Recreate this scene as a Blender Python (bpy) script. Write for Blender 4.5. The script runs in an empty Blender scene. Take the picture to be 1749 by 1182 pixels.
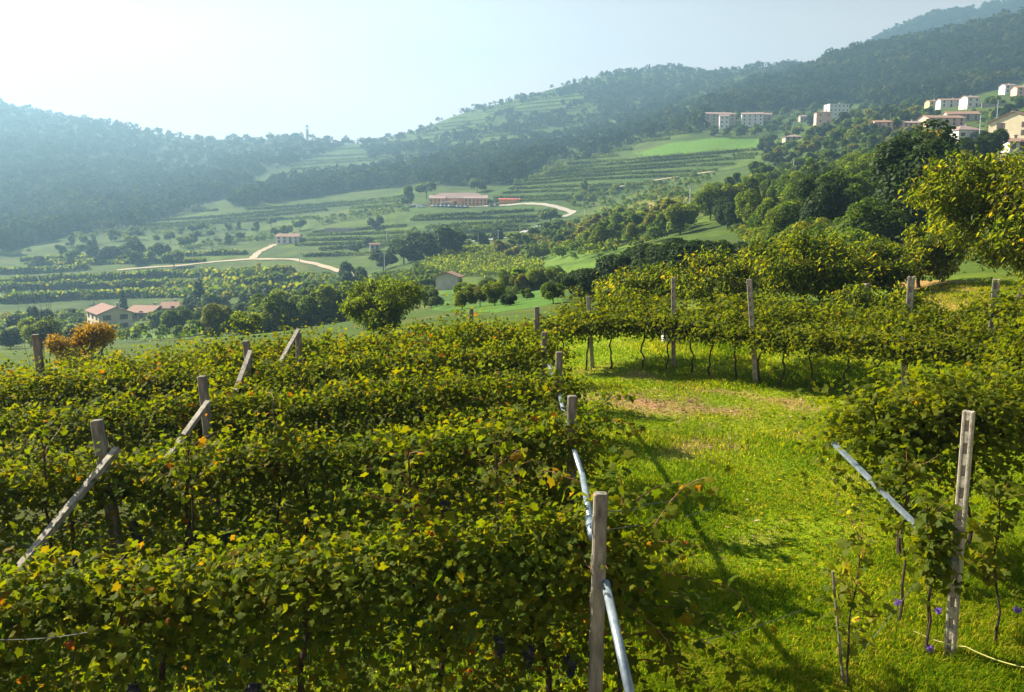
import bpy, math, random
import numpy as np
from mathutils import Vector

# ------------------------------------------------------------------ basics
R = np.random.default_rng(20240917)
random.seed(7)
SC = bpy.context.scene
COL = SC.collection
W_, H_, F_ = 1749.0, 1182.0, 1515.0
CAM_H = 4.7
PITCH = math.atan((591 - 357) / F_)
CP, SP = math.cos(PITCH), math.sin(PITCH)

def ray(px, py):
    u = (px - W_ / 2) / F_
    v = (py - H_ / 2) / F_
    y = CP - v * SP
    z = -SP - v * CP
    return u / y, z / y          # x and z per unit of forward distance

def at(px, py, d):
    a, b = ray(px, py)
    return Vector((a * d, d, CAM_H + b * d))

def link(o):
    COL.objects.link(o)
    return o

def tag(o, label=None, cat=None, group=None, kind=None):
    if label: o['label'] = label
    if cat: o['category'] = cat
    if group: o['group'] = group
    if kind: o['kind'] = kind
    return o

def empty(name, loc, rz=0.0):
    o = link(bpy.data.objects.new(name, None))
    o.location = loc
    o.rotation_euler = (0, 0, rz)
    return o

def np_mesh(name, V, faces_flat, sizes, mat, parent=None, attrs=None, smooth=False):
    """V (n,3), flat loop indices, face sizes -> one mesh object."""
    me = bpy.data.meshes.new(name)
    V = np.ascontiguousarray(V, dtype=np.float32)
    fl = np.ascontiguousarray(faces_flat, dtype=np.int32)
    sz = np.ascontiguousarray(sizes, dtype=np.int32)
    me.vertices.add(len(V)); me.vertices.foreach_set('co', V.ravel())
    me.loops.add(len(fl)); me.loops.foreach_set('vertex_index', fl)
    me.polygons.add(len(sz))
    st = np.zeros(len(sz), dtype=np.int32); st[1:] = np.cumsum(sz)[:-1]
    me.polygons.foreach_set('loop_start', st)
    try: me.polygons.foreach_set('loop_total', sz)
    except Exception: pass
    me.update(calc_edges=True)
    if attrs:
        for k, (dom, typ, data) in attrs.items():
            a = me.attributes.new(k, typ, dom)
            a.data.foreach_set('color' if typ == 'FLOAT_COLOR' else 'value', np.ascontiguousarray(data, dtype=np.float32).ravel())
    if smooth:
        me.polygons.foreach_set('use_smooth', np.ones(len(sz), dtype=bool))
    me.validate(clean_customdata=False)
    if mat: me.materials.append(mat)
    o = link(bpy.data.objects.new(name, me))
    if parent: o.parent = parent
    return o

class MB:
    """collects simple shapes, links them as one mesh"""
    def __init__(s): s.v, s.f = [], []
    def add(s, V, F):
        n = len(s.v)
        s.v += [tuple(p) for p in V]
        s.f += [tuple(i + n for i in q) for q in F]
    def box(s, c, size, rz=0.0, chamfer=0.0):
        cx, cy, cz = c; sx, sy, sz = [q / 2 for q in size]
        ca, sa = math.cos(rz), math.sin(rz)
        def T(x, y, z): return (cx + x * ca - y * sa, cy + x * sa + y * ca, cz + z)
        k = min(chamfer, sx * .9, sy * .9, sz * .9)
        if k <= 0:
            P = [T(x, y, z) for z in (-sz, sz) for x, y in ((-sx, -sy), (sx, -sy), (sx, sy), (-sx, sy))]
            s.add(P, [(3, 2, 1, 0), (4, 5, 6, 7), (0, 1, 5, 4), (1, 2, 6, 5), (2, 3, 7, 6), (3, 0, 4, 7)])
        else:
            def ring(ax, ay, z):
                return [T(-ax + k, -ay, z), T(ax - k, -ay, z), T(ax, -ay + k, z), T(ax, ay - k, z), T(ax - k, ay, z), T(-ax + k, ay, z), T(-ax, ay - k, z), T(-ax, -ay + k, z)]
            P = ring(sx - k * .6, sy - k * .6, -sz) + ring(sx, sy, -sz + k) + ring(sx, sy, sz - k) + ring(sx - k * .6, sy - k * .6, sz)
            Fc = [tuple(range(7, -1, -1)), tuple(range(24, 32))]
            for r_ in range(3):
                for i in range(8):
                    j = (i + 1) % 8
                    Fc.append((r_ * 8 + i, r_ * 8 + j, r_ * 8 + 8 + j, r_ * 8 + 8 + i))
            s.add(P, Fc)
    def tube(s, pts, rad, n=8, cap=True):
        pts = [Vector(p) for p in pts]
        rads = rad if isinstance(rad, (list, tuple, np.ndarray)) else [rad] * len(pts)
        P, Fc = [], []
        up = None
        for i, p in enumerate(pts):
            t = (pts[min(i + 1, len(pts) - 1)] - pts[max(i - 1, 0)])
            t = t.normalized() if t.length > 1e-9 else Vector((0, 0, 1))
            if up is None:
                a = Vector((1, 0, 0)) if abs(t.x) < .8 else Vector((0, 1, 0))
                up = (a - t * a.dot(t)).normalized()
            else:
                up = up - t * up.dot(t)
                up = up.normalized() if up.length > 1e-6 else t.orthogonal().normalized()
            b = t.cross(up)
            for k in range(n):
                an = 2 * math.pi * k / n
                P.append(p + (up * math.cos(an) + b * math.sin(an)) * float(rads[i]))
        for i in range(len(pts) - 1):
            for k in range(n):
                j = (k + 1) % n
                Fc.append((i * n + k, i * n + j, (i + 1) * n + j, (i + 1) * n + k))
        if cap:
            Fc.append(tuple(range(n - 1, -1, -1)))
            m = (len(pts) - 1) * n
            Fc.append(tuple(range(m, m + n)))
        s.add(P, Fc)
    def beam(s, a, b, w, h):
        """square bar from a to b"""
        a, b = Vector(a), Vector(b); t = (b - a).normalized()
        x = t.cross(Vector((0, 0, 1)))
        x = x.normalized() if x.length > 1e-4 else Vector((1, 0, 0))
        y = x.cross(t).normalized()
        P = [q + x * (i * w / 2) + y * (j * h / 2) for q in (a, b) for i, j in ((-1, -1), (1, -1), (1, 1), (-1, 1))]
        s.add(P, [(0, 1, 2, 3), (7, 6, 5, 4), (4, 5, 1, 0), (5, 6, 2, 1), (6, 7, 3, 2), (7, 4, 0, 3)])
    def blob(s, c, r, n=6, m=4):
        c = Vector(c); P = [c + Vector((0, 0, r))]
        for i in range(1, m):
            th = math.pi * i / m
            for k in range(n):
                a = 2 * math.pi * (k + .5 * (i % 2)) / n
                P.append(c + Vector((math.sin(th) * math.cos(a), math.sin(th) * math.sin(a), math.cos(th))) * r)
        P.append(c - Vector((0, 0, r)))
        Fc = [(0, 1 + k, 1 + (k + 1) % n) for k in range(n)]
        for i in range(m - 2):
            for k in range(n):
                j = (k + 1) % n
                Fc.append((1 + i * n + k, 1 + (i + 1) * n + k, 1 + (i + 1) * n + j, 1 + i * n + j))
        l = len(P) - 1
        Fc += [(l, 1 + (m - 2) * n + (k + 1) % n, 1 + (m - 2) * n + k) for k in range(n)]
        s.add(P, Fc)
    def build(s, name, mat, parent=None, smooth=False):
        me = bpy.data.meshes.new(name)
        me.from_pydata(s.v, [], s.f); me.update()
        if smooth:
            me.polygons.foreach_set('use_smooth', np.ones(len(me.polygons), dtype=bool))
        me.materials.append(mat)
        o = link(bpy.data.objects.new(name, me))
        if parent: o.parent = parent
        return o

# ------------------------------------------------------------------ noise
_PERM = R.random((64, 64, 64)).astype(np.float32)
def vnoise(p, f=1.0, seed=0):
    p = np.asarray(p, dtype=np.float64) * f + seed * 17.31
    i = np.floor(p).astype(np.int64); t = p - i
    t = t * t * (3 - 2 * t)
    i &= 63; j = (i + 1) & 63
    x0, y0, z0 = i[..., 0], i[..., 1], i[..., 2]; x1, y1, z1 = j[..., 0], j[..., 1], j[..., 2]
    tx, ty, tz = t[..., 0], t[..., 1], t[..., 2]
    def L(a, b, k): return a + (b - a) * k
    return L(L(L(_PERM[x0, y0, z0], _PERM[x1, y0, z0], tx), L(_PERM[x0, y1, z0], _PERM[x1, y1, z0], tx), ty),
             L(L(_PERM[x0, y0, z1], _PERM[x1, y0, z1], tx), L(_PERM[x0, y1, z1], _PERM[x1, y1, z1], tx), ty), tz)
def n2(x, y, f=1.0, seed=0):
    x = np.asarray(x, dtype=np.float64); y = np.asarray(y, dtype=np.float64)
    return vnoise(np.stack([x, y, np.zeros_like(x)], -1), f, seed)

def unit(a):
    return a / np.maximum(np.linalg.norm(a, axis=-1, keepdims=True), 1e-9)

# ------------------------------------------------------------------ leaves
def tmpl_vine():
    half = [(0.0, .03), (.27, -.15), (.53, .08), (.43, .27), (.57, .56), (.27, .64)]
    out = half + [(0.0, 1.0)] + [(-x, y) for x, y in half[:0:-1]]
    V = [(0, .32, 0.07)]
    for x, y in out: V.append((x, y, -.30 * (x * x + (y - .35) ** 2) + .16 * abs(x) - (.10 if y > .9 else 0)))
    F = [(0, 1 + i, 1 + (i + 1) % len(out)) for i in range(len(out))]
    return np.array(V), F
def tmpl_vine_lo():
    out = [(0, 0), (.48, .05), (.34, .34), (.46, .62), (0, 1), (-.46, .62), (-.34, .34), (-.48, .05)]
    V = [(x, y, -.30 * (x * x + (y - .35) ** 2) + .2 * abs(x)) for x, y in out]
    return np.array(V), [(0, 1, 2, 3, 4), (0, 4, 5, 6, 7)]
def tmpl_leaf():
    V = [(0, 0, 0), (.2, .3, .07), (.19, .62, .05), (0, 1, -.1), (-.19, .62, .05), (-.2, .3, .07)]
    return np.array(V), [(0, 1, 2, 3), (0, 3, 4, 5)]
def tmpl_clump():
    V = [(-.5, 0, -.05), (.1, -.12, .1), (.5, .3, -.05), (.4, .85, .05), (-.1, 1.0, -.08), (-.45, .6, .1)]
    return np.array(V), [(0, 1, 2, 3), (0, 3, 4, 5)]
VINE, VINELO, LEAF, CLUMP = tmpl_vine(), tmpl_vine_lo(), tmpl_leaf(), tmpl_clump()

def leaf_arrays(pos, nrm, tip, size, tmpl, rnd, curl=None):
    TV, TF = tmpl
    n = len(pos)
    nrm = unit(nrm)
    tip = unit(tip - nrm * (tip * nrm).sum(-1, keepdims=True))
    side = np.cross(tip, nrm)
    if curl is None: curl = R.uniform(-1.0, 2.8, n)
    s = size[:, None, None]; asp = R.uniform(.72, 1.08, n)[:, None, None]; skew = R.uniform(-.18, .18, n)[:, None, None]
    V = pos[:, None, :] + s * ((TV[None, :, 0:1] * asp + TV[None, :, 1:2] * skew) * side[:, None] + TV[None, :, 1:2] * tip[:, None] + (TV[None, :, 2] * curl[:, None])[..., None] * nrm[:, None])
    k = len(TV)
    fl = np.concatenate([np.array(f) for f in TF])
    sz = np.array([len(f) for f in TF])
    flat = (np.arange(n)[:, None] * k + fl[None]).ravel()
    return V.reshape(-1, 3), flat, np.tile(sz, n), np.repeat(rnd, len(TF))

def leaf_obj(name, pos, nrm, tip, size, tmpl, mat, parent=None, rnd=None, curl=None):
    if rnd is None: rnd = R.random(len(pos))
    V, fl, sz, rr = leaf_arrays(pos, nrm, tip, size, tmpl, rnd, curl)
    return np_mesh(name, V, fl, sz, mat, parent, {'rnd': ('FACE', 'FLOAT', rr)})

# ------------------------------------------------------------------ materials
def new_mat(name):
    m = bpy.data.materials.new(name); m.use_nodes = True
    nt = m.node_tree; nt.nodes.clear()
    out = nt.nodes.new('ShaderNodeOutputMaterial')
    return m, nt, out

def ramp(nt, stops):
    r = nt.nodes.new('ShaderNodeValToRGB'); e = r.color_ramp.elements
    while len(e) < len(stops): e.new(.5)
    for k, (p, c) in zip(e, stops): k.position = p; k.color = (*c, 1)
    return r

def foliage_mat(name, stops, trans=.5, tcol=(1.5, 1.35, .6), rough=.6, spec=.12, nscale=.6, namt=.35):
    m, nt, out = new_mat(name)
    a = nt.nodes.new('ShaderNodeAttribute'); a.attribute_name = 'rnd'
    tc = nt.nodes.new('ShaderNodeTexCoord')
    nz = nt.nodes.new('ShaderNodeTexNoise'); nz.inputs['Scale'].default_value = nscale; nz.inputs['Detail'].default_value = 3
    nt.links.new(tc.outputs['Object'], nz.inputs['Vector'])
    ma = nt.nodes.new('ShaderNodeMath'); ma.operation = 'MULTIPLY_ADD'
    sub = nt.nodes.new('ShaderNodeMath'); sub.operation = 'SUBTRACT'; sub.inputs[1].default_value = .5
    nt.links.new(nz.outputs[0], sub.inputs[0])
    nt.links.new(sub.outputs[0], ma.inputs[0]); ma.inputs[1].default_value = namt * 2; nt.links.new(a.outputs['Fac'], ma.inputs[2])
    r = ramp(nt, stops); nt.links.new(ma.outputs[0], r.inputs[0])
    p = nt.nodes.new('ShaderNodeBsdfPrincipled')
    p.inputs['Roughness'].default_value = rough; p.inputs['Specular IOR Level'].default_value = spec
    nt.links.new(r.outputs[0], p.inputs['Base Color'])
    mul = nt.nodes.new('ShaderNodeMix'); mul.data_type = 'RGBA'; mul.blend_type = 'MULTIPLY'; mul.inputs[0].default_value = 1
    nt.links.new(r.outputs[0], mul.inputs[6]); mul.inputs[7].default_value = (*tcol, 1)
    t = nt.nodes.new('ShaderNodeBsdfTranslucent'); nt.links.new(mul.outputs[2], t.inputs[0])
    mx = nt.nodes.new('ShaderNodeMixShader'); mx.inputs[0].default_value = trans
    nt.links.new(p.outputs[0], mx.inputs[1]); nt.links.new(t.outputs[0], mx.inputs[2])
    nt.links.new(mx.outputs[0], out.inputs[0])
    return m

def solid_mat(name, c1, c2, scale=6.0, rough=.8, bump=.3, metal=0.0, spec=.3, stretch=(1, 1, 1), detail=6.0, contrast=(.35, .68)):
    m, nt, out = new_mat(name)
    tc = nt.nodes.new('ShaderNodeTexCoord'); mp = nt.nodes.new('ShaderNodeMapping'); mp.inputs['Scale'].default_value = stretch
    nt.links.new(tc.outputs['Object'], mp.inputs[0])
    nz = nt.nodes.new('ShaderNodeTexNoise'); nz.inputs['Scale'].default_value = scale; nz.inputs['Detail'].default_value = detail
    nz.inputs['Roughness'].default_value = .65
    nt.links.new(mp.outputs[0], nz.inputs['Vector'])
    r = ramp(nt, [(contrast[0], c1), (contrast[1], c2)]); nt.links.new(nz.outputs[0], r.inputs[0])
    p = nt.nodes.new('ShaderNodeBsdfPrincipled')
    p.inputs['Roughness'].default_value = rough; p.inputs['Metallic'].default_value = metal; p.inputs['Specular IOR Level'].default_value = spec
    nt.links.new(r.outputs[0], p.inputs['Base Color'])
    if bump > 0:
        b = nt.nodes.new('ShaderNodeBump'); b.inputs['Strength'].default_value = bump; b.inputs['Distance'].default_value = .02
        nt.links.new(nz.outputs[0], b.inputs['Height']); nt.links.new(b.outputs[0], p.inputs['Normal'])
    nt.links.new(p.outputs[0], out.inputs[0])
    return m

M = {}
GR = lambda k: [(0, (.016 * k, .034 * k, .006 * k)), (.45, (.045 * k, .085 * k, .010 * k)), (.8, (.085 * k, .12 * k, .012 * k)), (1, (.14 * k, .14 * k, .015 * k))]
M['vine'] = foliage_mat('vine leaf', [(0, (.036, .070, .007)), (.3, (.068, .104, .007)), (.62, (.102, .126, .007)), (.86, (.138, .132, .007)), (.94, (.17, .105, .009)), (1, (.21, .07, .014))], trans=.53, tcol=(2.15, 1.9, .3), nscale=1.1, namt=.36, rough=.65, spec=.06)
M['vine_green'] = foliage_mat('vine leaf green', [(0, (.042, .072, .006)), (.4, (.080, .110, .006)), (.75, (.118, .134, .006)), (.96, (.135, .135, .008)), (1, (.18, .11, .01))], trans=.53, tcol=(2.1, 1.9, .3), nscale=1.1, namt=.28, rough=.6, spec=.10)
M['vine_young'] = foliage_mat('young vine leaf', [(0, (.05, .09, .012)), (.5, (.12, .15, .015)), (.8, (.25, .23, .03)), (1, (.32, .16, .03))], trans=.6, tcol=(2.3, 2.0, .4))
M['cherry'] = foliage_mat('fruit tree leaf', [(0, (.018, .042, .008)), (.4, (.052, .088, .010)), (.75, (.11, .135, .012)), (1, (.19, .16, .015))], trans=.6, tcol=(3.2, 2.6, .45), nscale=.5, namt=.25, rough=.5, spec=.2)
M['tree_mid'] = foliage_mat('broad tree foliage', GR(1.3), trans=.52, tcol=(2.5, 2.1, .5), nscale=.25, namt=.3)
M['tree_yellow'] = foliage_mat('yellowing foliage', [(0, (.06, .085, .010)), (.5, (.13, .15, .012)), (1, (.24, .20, .015))], trans=.5, tcol=(2.0, 1.8, .5), nscale=.3)
M['tree_dark'] = foliage_mat('dark foliage', [(0, (.014, .032, .010)), (.6, (.034, .064, .014)), (1, (.066, .096, .018))], trans=.35, nscale=.3, tcol=(1.6, 1.5, .6))
M['tree_orange'] = foliage_mat('autumn foliage', [(0, (.14, .115, .015)), (.45, (.24, .17, .018)), (.8, (.30, .205, .02)), (1, (.20, .19, .015))], trans=.5, tcol=(2.0, 1.6, .5), nscale=.5)
M['tree_light'] = foliage_mat('light green foliage', [(0, (.035, .065, .01)), (.5, (.085, .13, .014)), (1, (.15, .18, .012))], trans=.58, tcol=(2.6, 2.3, .4), nscale=.4)
M['forest'] = foliage_mat('woodland foliage', [(0, (.006, .014, .006)), (.4, (.014, .030, .009)), (.75, (.032, .052, .011)), (1, (.08, .085, .016))], trans=.3, nscale=.012, namt=.5, tcol=(1.3, 1.25, .6), rough=.9, spec=.03)
M['farvine'] = foliage_mat('terrace vine foliage', [(0, (.03, .06, .012)), (.6, (.06, .10, .015)), (1, (.10, .13, .02))], trans=.45, tcol=(2, 1.8, .5), nscale=.05, rough=.9, spec=.03)
M['grass'] = foliage_mat('grass blade', [(0, (.050, .115, .003)), (.42, (.125, .205, .003)), (.82, (.22, .255, .004)), (1, (.36, .29, .04))], trans=.5, tcol=(2.1, 2.0, .3), rough=.8, spec=.04, nscale=.5, namt=.55)
M['petal'] = foliage_mat('purple petal', [(0, (.20, .10, .55)), (1, (.36, .22, .70))], trans=.3, tcol=(1, 1, 1))
M['bark'] = solid_mat('bark', (.025, .018, .012), (.09, .07, .05), 14, .9, .8, stretch=(1, 1, .25))
M['vine_bark'] = solid_mat('vine bark', (.02, .013, .009), (.075, .05, .032), 30, .9, .8, stretch=(1, 1, .2))
M['cane'] = solid_mat('vine cane', (.12, .045, .02), (.26, .11, .045), 20, .6, .2)
M['concrete'] = solid_mat('weathered concrete', (.17, .15, .12), (.40, .365, .30), 9, .9, .7, contrast=(.3, .62))
M['concrete_dark'] = solid_mat('old concrete', (.075, .068, .055), (.30, .27, .22), 13, .9, .9, stretch=(1, 1, .22))
M['wood_grey'] = solid_mat('grey timber', (.16, .145, .12), (.42, .39, .34), 16, .85, .5, stretch=(1.0, 1.0, .22))
M['galv'] = solid_mat('galvanised tube', (.13, .17, .21), (.27, .33, .38), 10, .42, .08, metal=.35, spec=.5)
M['wire'] = solid_mat('trellis wire', (.10, .11, .10), (.2, .21, .2), 5, .6, 0)
M['rope'] = solid_mat('yellow twine', (.42, .42, .10), (.55, .52, .18), 20, .8, 0)
M['grape'] = solid_mat('grape', (.006, .006, .014), (.018, .018, .045), 40, .4, .0, spec=.5)
M['white'] = solid_mat('white plaster', (.58, .56, .53), (.72, .70, .67), .8, .9, 0)
M['cream'] = solid_mat('cream plaster', (.54, .47, .33), (.66, .58, .42), .8, .9, 0)
M['yellow'] = solid_mat('yellow plaster', (.60, .47, .20), (.70, .56, .27), .8, .9, 0)
M['pink'] = solid_mat('pink plaster', (.58, .36, .29), (.68, .45, .37), .8, .9, 0)
M['orange'] = solid_mat('orange plaster', (.70, .30, .075), (.80, .38, .11), .5, .9, 0)
M['greyw'] = solid_mat('grey render', (.34, .34, .33), (.46, .46, .44), .8, .9, 0)
M['stonew'] = solid_mat('stone wall', (.26, .24, .20), (.44, .40, .34), 1.2, .9, .4)
M['rooft'] = solid_mat('terracotta roof', (.21, .12, .088), (.35, .21, .16), 2.2, .9, .3, stretch=(1, 4, 1))
M['roofb'] = solid_mat('brown roof', (.16, .085, .065), (.27, .155, .125), 2.2, .9, .3, stretch=(1, 4, 1))
M['roofp'] = solid_mat('grey pink roof', (.25, .17, .155), (.36, .26, .24), 1.5, .9, .3, stretch=(1, 4, 1))
M['red'] = solid_mat('red sheet', (.40, .07, .05), (.52, .12, .08), 1.5, .7, 0)
M['glass'] = solid_mat('window glass', (.02, .025, .03), (.06, .07, .08), 1, .15, 0, spec=.6)
M['shutter'] = solid_mat('brown shutter', (.09, .05, .035), (.15, .09, .06), 3, .7, 0)
M['gravel'] = solid_mat('pale gravel', (.27, .245, .205), (.38, .35, .30), .9, .95, 0)
M['dirt'] = solid_mat('dirt track', (.29, .225, .155), (.42, .34, .25), .9, .95, 0)
M['tarmac'] = solid_mat('grey tarmac', (.26, .26, .26), (.36, .36, .35), .6, .9, 0)
M['carw'] = solid_mat('white car paint', (.74, .75, .76), (.80, .80, .80), 1, .25, 0, spec=.6)
M['cars'] = solid_mat('silver car paint', (.42, .43, .45), (.5, .51, .52), 1, .25, 0, metal=.5, spec=.6)
M['card'] = solid_mat('dark car paint', (.03, .04, .07), (.06, .07, .1), 1, .25, 0, spec=.6)
M['tyre'] = solid_mat('rubber', (.012, .012, .012), (.03, .03, .03), 5, .9, 0)
M['polew'] = solid_mat('pole timber', (.20, .18, .16), (.34, .31, .28), 4, .9, 0)
M['steel'] = solid_mat('pale steel', (.5, .52, .54), (.62, .64, .66), 4, .5, 0, metal=.3)
SKYK, HAZED, HAZEG, HAZEC, EXPO = 5.0, .00048, .40, (.30,.54,.80,1), 2.08
# ------------------------------------------------------------------ terrain
# control points: image column, image row, forward distance -> height over distance
CTL = [
 # valley on the left, then the ridge and its far side
 (-250,470,420),(0,520,300),(50,478,400),(50,440,480),(40,400,600),(50,300,950),(50,240,1300),(0,183,1650),(100,200,1680),(50,260,2300),(-250,200,1650),(-250,330,900),(-250,260,2300),
 (210,560,250),(350,575,170),(430,566,165),(520,548,180),(150,590,140),(0,600,140),(300,520,290),(300,470,390),(200,430,480),(300,400,580),(300,340,820),(300,280,1200),(300,234,1720),(300,300,2400),
 (200,215,1700),(430,240,1720),(525,240,1750),(600,247,1700),(525,300,2400),(430,330,800),(430,442,400),(500,442,385),(615,470,310),(480,415,500),(520,300,950),(560,380,560),(600,275,1150),
 (600,350,680),(700,240,1350),(650,300,880),(700,335,620),(640,420,430),(700,400,440),(765,490,200),(820,462,235),(820,430,285),(720,465,240),(900,445,260),(655,545,90),(780,515,130),(900,500,120),
 (780,350,535),(740,352,530),(850,352,520),(780,385,440),(870,405,380),(915,392,410),(985,362,470),(940,350,500),(800,320,640),(800,225,1250),(770,200,1550),(900,165,1560),(1020,132,1700),(1150,117,1700),(1350,112,1620),
 (770,260,2300),(1020,220,2300),(1350,170,2000),(900,270,800),(1000,225,1050),(1150,165,1300),(950,298,600),(1000,322,520),(1100,330,440),(1000,285,640),(1200,247,620),(1100,262,630),(1290,238,620),(1150,292,540),
 (1000,385,330),(1000,430,200),(1050,470,110),(1000,480,110),(930,470,180),(1200,350,250),(1200,400,160),(1180,450,95),(1300,300,350),(1300,268,500),(1250,215,690),(1420,212,600),(1250,165,1000),(1300,138,1250),(1350,205,740),
 (1460,102,1280),(1600,72,1220),(1749,38,1180),(1950,10,1150),(1600,140,850),(1749,120,820),(1450,172,860),(1950,120,760),(1460,160,1420),(1600,150,1450),(1749,120,1400),(1950,100,1400),
 (1450,100,1950),(1530,60,1950),(1600,33,1950),(1749,6,1950),(1950,-25,1950),(1600,120,2500),(1950,80,2500),
 (1500,222,450),(1640,240,360),(1725,238,250),(1950,200,250),(1730,258,200),(1600,184,640),(1730,160,600),(1590,272,225),(1400,330,190),(1400,370,130),(1450,300,260),(1550,330,130),(1500,400,80),(1400,430,75),(1650,400,70),(1749,380,70),(1950,350,80),
 (1620,505,34),(1720,490,36),(1450,500,45),(1300,500,48),(1950,480,36),
 # edge behind the left vineyard
 (60,640,36),(300,620,40),(500,600,42),(700,575,44),(850,545,52),(950,520,60),(-250,660,36),(1100,510,60),
]
NEAR = [(u, d) for d in (1, 2.5, 5, 9, 14) for u in (-1.2, -.6, -.2, .15, .5, .8, 1.2)]
cu, cd, cv = [], [], []
for px, py, d in CTL:
    a, b = ray(px, py)
    cu.append(a); cd.append(d); cv.append((CAM_H + b * d) / d)
for u, d in NEAR: cu.append(u); cd.append(d); cv.append(0.0)
for u, d, z in [(-.6, 19, -.75), (-.3, 21, -.45), (-.05, 23, -.15), (-.6, 24, -1.5), (-.3, 26, -1.0), (0, 28, -.5), (.1, 24, 0), (.2, 25, 0.02), (.35, 22, 0.05), (.5, 19, .05), (.18, 31, .35), (.35, 28, .5), (.5, 25, .6), (.8, 22, .5), (1.2, 20, .3), (-1.2, 20, -1.0)]:
    cu.append(u); cd.append(d); cv.append(z / d)
AU, BL = 3.0, 1.0
CX = np.stack([np.array(cu) * AU, np.log(np.array(cd)) * BL], 1)
CV = np.array(cv)
def _phi(A, B):
    r2 = ((A[:, None] - B[None]) ** 2).sum(-1)
    return .5 * r2 * np.log(r2 + 1e-9)
_n = len(CX)
_K = _phi(CX, CX) + np.eye(_n) * 4e-4
_P = np.concatenate([np.ones((_n, 1)), CX], 1)
_A = np.block([[_K, _P], [_P.T, np.zeros((3, 3))]])
_S = np.linalg.solve(_A, np.concatenate([CV, np.zeros(3)]))
def terr_uv(u, d):
    X = np.stack([np.ravel(u) * AU, np.log(np.maximum(np.ravel(d), .5)) * BL], 1)
    out = np.empty(len(X))
    for i in range(0, len(X), 20000):
        x = X[i:i + 20000]
        out[i:i + 20000] = _phi(x, CX) @ _S[:_n] + _S[_n] + x @ _S[_n + 1:]
    dd = np.ravel(d)
    nearf = np.clip((dd - 9) / 9, 0, 1)
    return (out * dd * nearf).reshape(np.shape(u))
UMAX = 1.15
def height(x, y):
    x = np.asarray(x, dtype=np.float64); y = np.asarray(y, dtype=np.float64)
    th = np.arctan2(x, y); r = np.hypot(x, y)
    tc = np.clip(th, -math.atan(UMAX), math.atan(UMAX))
    u = np.tan(tc); d = r * np.cos(tc)
    z = terr_uv(u, d)
    amp = np.clip((r - 60) / 500, 0, 1)
    z = z + amp * ((n2(x, y, 1 / 60., 3) - .5) * 5 + (n2(x, y, 1 / 22., 4) - .5) * 1.8)
    z = z + np.clip((r - 8) / 10, .35, 1) * ((n2(x, y, .55, 5) - .5) * .07)
    return z

# grid for fast look-ups and the mesh itself
TH = np.concatenate([np.radians(np.linspace(-100, -36, 60, endpoint=False)), np.radians(np.linspace(-36, 36, 560)), np.radians(np.linspace(36.6, 100, 60))])
LR = np.linspace(math.log(.8), math.log(3000), 760)
TG, RG = np.meshgrid(TH, np.exp(LR), indexing='ij')
GX, GY = np.sin(TG) * RG, np.cos(TG) * RG
GZ = height(GX, GY)
def hz(x, y):
    """terrain height, bilinear from the mesh grid"""
    x = np.asarray(x, dtype=np.float64); y = np.asarray(y, dtype=np.float64)
    th = np.arctan2(x, y); lr = np.log(np.maximum(np.hypot(x, y), .81))
    i = np.clip(np.searchsorted(TH, th) - 1, 0, len(TH) - 2)
    fi = np.clip((th - TH[i]) / (TH[i + 1] - TH[i]), 0, 1)
    q = (lr - LR[0]) / (LR[1] - LR[0]); j = np.clip(np.floor(q).astype(int), 0, len(LR) - 2); fj = np.clip(q - j, 0, 1)
    return (GZ[i, j] * (1 - fi) + GZ[i + 1, j] * fi) * (1 - fj) + (GZ[i, j + 1] * (1 - fi) + GZ[i + 1, j + 1] * fi) * fj
def hzf(x, y): return float(hz(x, y))

_DS = np.exp(np.linspace(math.log(5), math.log(2900), 1500))
def hits(px, py, dmin=5, dmax=2900):
    """arrays of pixels -> first terrain points met beyond dmin (n,3) and a mask"""
    px = np.atleast_1d(np.asarray(px, float)); py = np.atleast_1d(np.asarray(py, float))
    ds = _DS[(_DS >= dmin) & (_DS <= dmax)]
    out = np.zeros((len(px), 3)); ok = np.zeros(len(px), bool)
    for k in range(len(px)):
        a, b = ray(px[k], py[k])
        g = CAM_H + b * ds - hz(a * ds, ds)
        neg = np.nonzero(g <= 0)[0]
        if len(neg) == 0: continue
        i = neg[0]
        if i == 0: d = ds[0]
        else:
            t = g[i - 1] / (g[i - 1] - g[i]); d = ds[i - 1] + (ds[i] - ds[i - 1]) * t
        out[k] = (a * d, d, CAM_H + b * d); ok[k] = True
    return out, ok
def hit(px, py, dmin=5, dmax=2900):
    P, ok = hits([px], [py], dmin, dmax)
    if ok[0]: return Vector(P[0])
    # grazes past: stand it on the ground along this column at the nearest miss
    ds = _DS[(_DS >= dmin) & (_DS <= dmax)]; a, b = ray(px, py)
    g = CAM_H + b * ds - hz(a * ds, ds); d = ds[int(np.argmin(g))]
    return Vector((a * d, d, hzf(a * d, d)))
def ground(x, y): return Vector((x, y, hzf(x, y)))

def project(x, y, z):
    """world -> image pixel"""
    zz = z - CAM_H
    dep = y * CP - zz * SP
    up = y * SP + zz * CP
    return W_ / 2 + F_ * x / np.maximum(dep, .01), H_ / 2 - F_ * up / np.maximum(dep, .01)
def inpoly(px, py, poly):
    px = np.asarray(px); py = np.asarray(py); c = np.zeros(px.shape, bool); n = len(poly)
    for i in range(n):
        x0, y0 = poly[i]; x1, y1 = poly[(i + 1) % n]
        if y0 == y1: continue
        k = ((y0 > py) != (y1 > py)) & (px < (x1 - x0) * (py - y0) / (y1 - y0) + x0)
        c ^= k
    return c

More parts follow.
